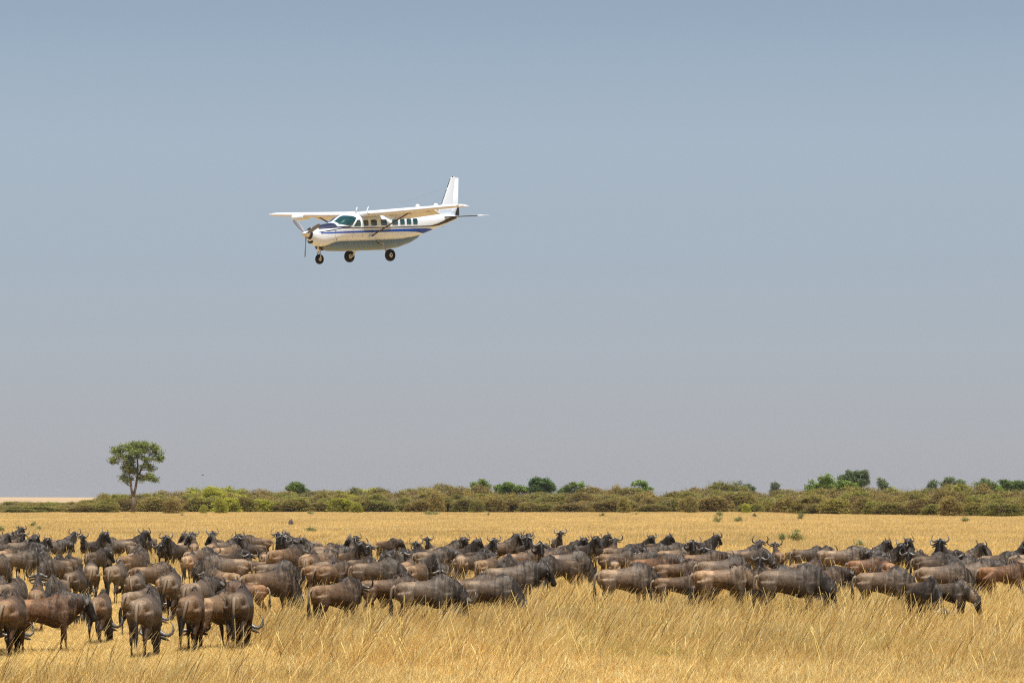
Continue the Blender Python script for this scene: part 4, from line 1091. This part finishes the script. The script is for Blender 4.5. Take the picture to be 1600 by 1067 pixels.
for s in (-1,1):
    secs=[]
    for y in [.0 if s<0 else .001,.8,2.6,4,5.2,6.5,7.8,8.08,8.2]:
        xl,zz,ch=wing_x(y); 
        k=1 if y<7.9 else (.92 if y<8.1 else .6)
        secs.append((s*y,xl+ch*(1-k)*.4,zz,ch*.76*k if y<7.9 else ch*k,1.5,.17*(1 if y<7.9 else k)/(.76 if y<7.9 else 1)))
    w=wing_part('wing',secs,wingm,plane)
    # flap lowered and aileron behind the main box
    fl=[]
    for y in (.85,2.6,4.0,5.35):
        xl,zz,ch=wing_x(y); fl.append((s*y,xl+ch*.745,zz-.05,ch*.36,27,.12))
    wing_part('flap',fl,wingm,w)
    al=[]
    for y in (5.42,6.5,7.86):
        xl,zz,ch=wing_x(y); al.append((s*y,xl+ch*.74,zz-.01,ch*.27,3,.13))
    wing_part('aileron',al,wingm,w)
    for y in (1.5,3.2,4.9):
        xl,zz,ch=wing_x(y); t_=MB(); t_.tube([(xl+ch*.55,s*y,zz-.08),(xl+ch*.8,s*y,zz-.17),(xl+ch*1.0,s*y,zz-.2)],[(.05,.03),(.06,.035),(.02,.015)],n=8); t_.build('flap_track',wingm,w)
    xl,zz,ch=wing_x(7.94); tp=MB(); tp.sphere((xl+.16,s*8.16,zz+.03),(.11,.035,.05)); tp.build('tip_light',met,w)
    # strut
    sb=MB(); sb.tube([(4.62,s*.78,-.33),(4.62,s*.95,-.2),(4.72,s*3.95,.98)],[(.035,.09),(.032,.085),(.03,.075)],n=10,side=[(1,0,0)]*3); so=sb.build('wing_strut',strutm,plane)
    cf=MB(); cf.sphere((4.68,s*.80,-.31),(.26,.10,.13)); cf.build('strut_fairing',white,so)
    cf=MB(); cf.box((4.72,s*3.95,1.0),(.22,.10,.10)); cf.build('strut_bracket',blk,so)
# bits on the port wing: light near mid span
lb=MB(); lb.tube([(3.98,-1.35,1.06),(3.9,-1.4,1.04),(3.86,-1.4,1.03)],[.05,.08,.05],n=8); lb.build('landing_light',met,plane)
for (x,y) in ((5.0,-4.4),(5.3,-5.6)):
    q=MB(); q.sphere((x,y,1.33),(.16,.10,.12)); q.build('fuel_vent',wingm,plane)
# weather radar pod on starboard wing
rp=MB(); rp.tube([(3.46,4.9,.98),(3.52,4.9,.99),(3.66,4.9,1.0),(4.1,4.9,1.03),(4.7,4.9,1.05),(5.2,4.9,1.1)],[.03,.13,.21,.25,.2,.05],n=14); rp.build('radar_pod',white,plane)
# tail surfaces
def fin_part(name,secs,mt,parent):
    mb=MB(); n=len(AF)
    for (z_,xl,ch,tk) in secs:
        for (a,b) in AF: mb.v.append((xl+a*ch,b*ch*tk/.15 if True else 0,z_)); mb.c.append((1,1,1))
    m_=len(secs); mb.f=[(i*n+k,i*n+(k+1)%n,(i+1)*n+(k+1)%n,(i+1)*n+k) for i in range(m_-1) for k in range(n)]+[tuple(range(n)),tuple(range((m_-1)*n,m_*n))]
    o=mb.build(name,mt,parent); bm=bmesh.new(); bm.from_mesh(o.data); bmesh.ops.recalc_face_normals(bm,faces=bm.faces); bm.to_mesh(o.data); bm.free(); return o
fin=fin_part('fin',[(.78,10.45,1.32,.08),(1.2,10.82,.98,.09),(1.5,10.98,.86,.10),(3.02,11.80,.37,.10),(3.06,11.84,.34,.06)],white,plane)
rud=fin_part('rudder',[(.62,11.72,.62,.09),(1.2,11.81,.52,.09),(1.5,11.85,.48,.09),(3.0,12.18,.25,.08)],white,fin)
bt=MB()
for z0,z1 in ((1.45,2.35),(2.45,2.98)):
    xa,xb=np.interp([z0,z1],[1.5,3.02],[10.98,11.80]); bt.tube([(xa-.004,0,z0),(xb-.004,0,z1)],.022,n=8)
bt.build('deice_boot',blk,fin)
rb=MB(); 
for s in (-1,1): rb.add([(12.02,s*.05,.78),(12.36,s*.035,.72),(12.37,s*.03,1.5),(12.25,s*.05,1.35)],[(0,1,2,3) if s>0 else (3,2,1,0)])
rb.build('rudder_trim',blk,fin)
bc=MB(); bc.sphere((11.95,0,3.08),(.05,.03,.04)); bc.build('beacon',mat('red_lens',(.08,.01,.01),.3,.5),fin)
for s in (-1,1):
    st=wing_part('stabilizer',[(s*.02,10.95,.70,.95,0,.10),(s*2.95,11.12,.70,.60,0,.10),(s*3.1,11.25,.70,.42,0,.08)],white,plane)
    wing_part('elevator',[(s*.12,11.86,.70,.44,2,.08),(s*3.0,11.69,.70,.32,2,.08)],wingm,st)
    b_=MB(); b_.tube([(10.95,s*.25,.70),(11.115,s*2.9,.70)],.032,n=8); b_.build('deice_boot',blk,st)
# nose: spinner, propeller, cowl inlet, exhaust
sp=MB(); sp.tube([(0,0,0),(.03,0,0),(.12,0,0),(.25,0,0),(.40,0,0),(.58,0,0)],[.005,.035,.10,.165,.21,.235],n=20,side=[(0,1,0)]*6); spo=sp.build('spinner',met,plane)
rg=MB(); rg.tube([(.57,0,0),(.66,0,0)],[.30,.35],n=24,side=[(0,1,0)]*2); rg.build('cowl_ring',blk,plane)
for ang in (188,68,308):
    a=R(ang); d=Vector((0,-math.sin(a),math.cos(a))); pl=MB(); t2=Vector((0,-math.cos(a),-math.sin(a)))
    pts_=[];rr_=[];sd2=[]
    for f,wd_,th,tw in ((.12,.05,.045,60),(.3,.06,.035,50),(.5,.105,.022,40),(.8,.12,.016,30),(1.1,.115,.012,24),(1.3,.085,.009,20),(1.35,.03,.006,20)):
        pts_.append(Vector((.36,0,0))+d*f); rr_.append((th,wd_)); sd2.append(t2*math.cos(R(tw))+Vector((1,0,0))*math.sin(R(tw)))
    pl.tube(pts_,rr_,n=10,side=sd2); pl.build('propeller_blade',prp,plane)
it=MB(); it.tube([(.62,0,-.42),(.72,0,-.42),(.74,0,-.42)],[(.14,.22),(.13,.20),(.02,.03)],n=16,side=[(0,1,0)]*3); it.build('air_inlet',blk,plane)
ex=MB(); ex.tube([(1.35,.35,-.62),(1.5,.42,-.78),(1.85,.46,-.86),(2.0,.46,-.88)],[.10,.13,.13,.11],n=12); ex.build('exhaust_pipe',brn,plane)
# landing gear
def wheel(name,c,r,w,parent_name,legs,leg_m=met):
    g_=MB()
    for path,rad in legs: g_.tube(path,rad,n=10)
    go=g_.build(parent_name,leg_m,plane)
    wo=MB(); c=Vector(c); prof=[(r*.45,-w*.5),(r*.8,-w*.52),(r*.96,-w*.34),(r,0),(r*.96,w*.34),(r*.8,w*.52),(r*.45,w*.5)]
    nn=24
    for (q,yy) in prof:
        for k in range(nn): a=2*math.pi*k/nn; wo.v.append((c.x+q*math.cos(a),c.y+yy,c.z+q*math.sin(a))); wo.c.append((1,1,1))
    wo.f=[(i*nn+k,i*nn+(k+1)%nn,(i+1)*nn+(k+1)%nn,(i+1)*nn+k) for i in range(6) for k in range(nn)]
    to=wo.build('tyre',rub,go)
    ho=MB(); ho.tube([(c.x,c.y-w*.42,c.z),(c.x,c.y-w*.3,c.z),(c.x,c.y+w*.3,c.z),(c.x,c.y+w*.42,c.z)],[r*.25,r*.47,r*.47,r*.25],n=18,side=[(1,0,0)]*4); ho.build('rim',hub,go)
    ho=MB(); ho.tube([(c.x,c.y-w*.5,c.z),(c.x,c.y+w*.5,c.z)],r*.12,n=10,side=[(1,0,0)]*2); ho.build('axle',blk,go)
for s in (-1,1): wheel('main_wheel',(5.11,s*1.78,-1.40),.355,.24,'main_gear',[([(5.3,s*.55,-.62),(5.3,s*.95,-.74),(5.2,s*1.25,-1.0),(5.12,s*1.52,-1.38)],[(.08,.08),(.075,.08),(.065,.07),(.055,.055)]),([(5.12,s*1.50,-1.40),(5.11,s*1.8,-1.40)],.04)],met)
wheel('nose_wheel',(1.28,0,-1.47),.29,.18,'nose_gear',[([(1.2,0,-.6),(1.24,0,-1.1)],[.055,.045]),([(1.24,-.13,-1.1),(1.24,.13,-1.1)],.035),([(1.24,-.13,-1.1),(1.28,-.13,-1.47)],.028),([(1.24,.13,-1.1),(1.28,.13,-1.47)],.028),([(1.28,-.13,-1.47),(1.28,.13,-1.47)],.025),([(1.36,0,-.9),(1.40,0,-1.08),(1.3,0,-1.2)],.02)],met)
# antennas and wires
for x,lean,hh in ((4.16,.15,.32),(4.98,.20,.32)):
    a_=MB(); a_.tube([(x,0,1.12),(x+lean,0,1.12+hh)],[(.012,.05),(.008,.025)],n=6,side=[(1,0,0)]*2); a_.build('antenna',white,plane)
a_=MB(); a_.tube([(8.1,-.3,1.0),(8.2,-.3,1.22)],.012,n=6); a_.build('antenna',white,plane)
wr=MB(); wr.tube([(11.45,0,2.45),(5.6,0,1.1)],.0045,n=5); wr.build('wire_antenna',prp,plane)
wr=MB(); wr.tube([(11.3,0,2.1),(9.3,0,1.0)],.0035,n=5); wr.build('wire_antenna',prp,plane)
td=MB(); td.tube([(10.9,0,.22),(10.98,0,.10),(11.1,0,.14),(11.1,0,.28)],.015,n=6); td.build('tie_down_ring',met,plane)
# ------------------------------------------------------------ the air over the plain
hz = bpy.data.materials.new('haze_air'); hz.use_nodes = True
HN, HL = hz.node_tree.nodes, hz.node_tree.links; HN.remove(HN['Principled BSDF'])
pv = HN.new('ShaderNodeVolumePrincipled'); pv.inputs['Color'].default_value = (.86, .88, .92, 1); pv.inputs['Density'].default_value = .00004; pv.inputs['Anisotropy'].default_value = 0.2
HL.new(pv.outputs[0], HN['Material Output'].inputs['Volume'])
hb_ = MB(); hb_.box((0, 3450, 14), (13000, 7100, 30)); ho_ = hb_.build('haze', hz, smooth=False)
tag(ho_, 'thin pale dusty haze hanging over the whole plain', 'haze', kind='stuff')
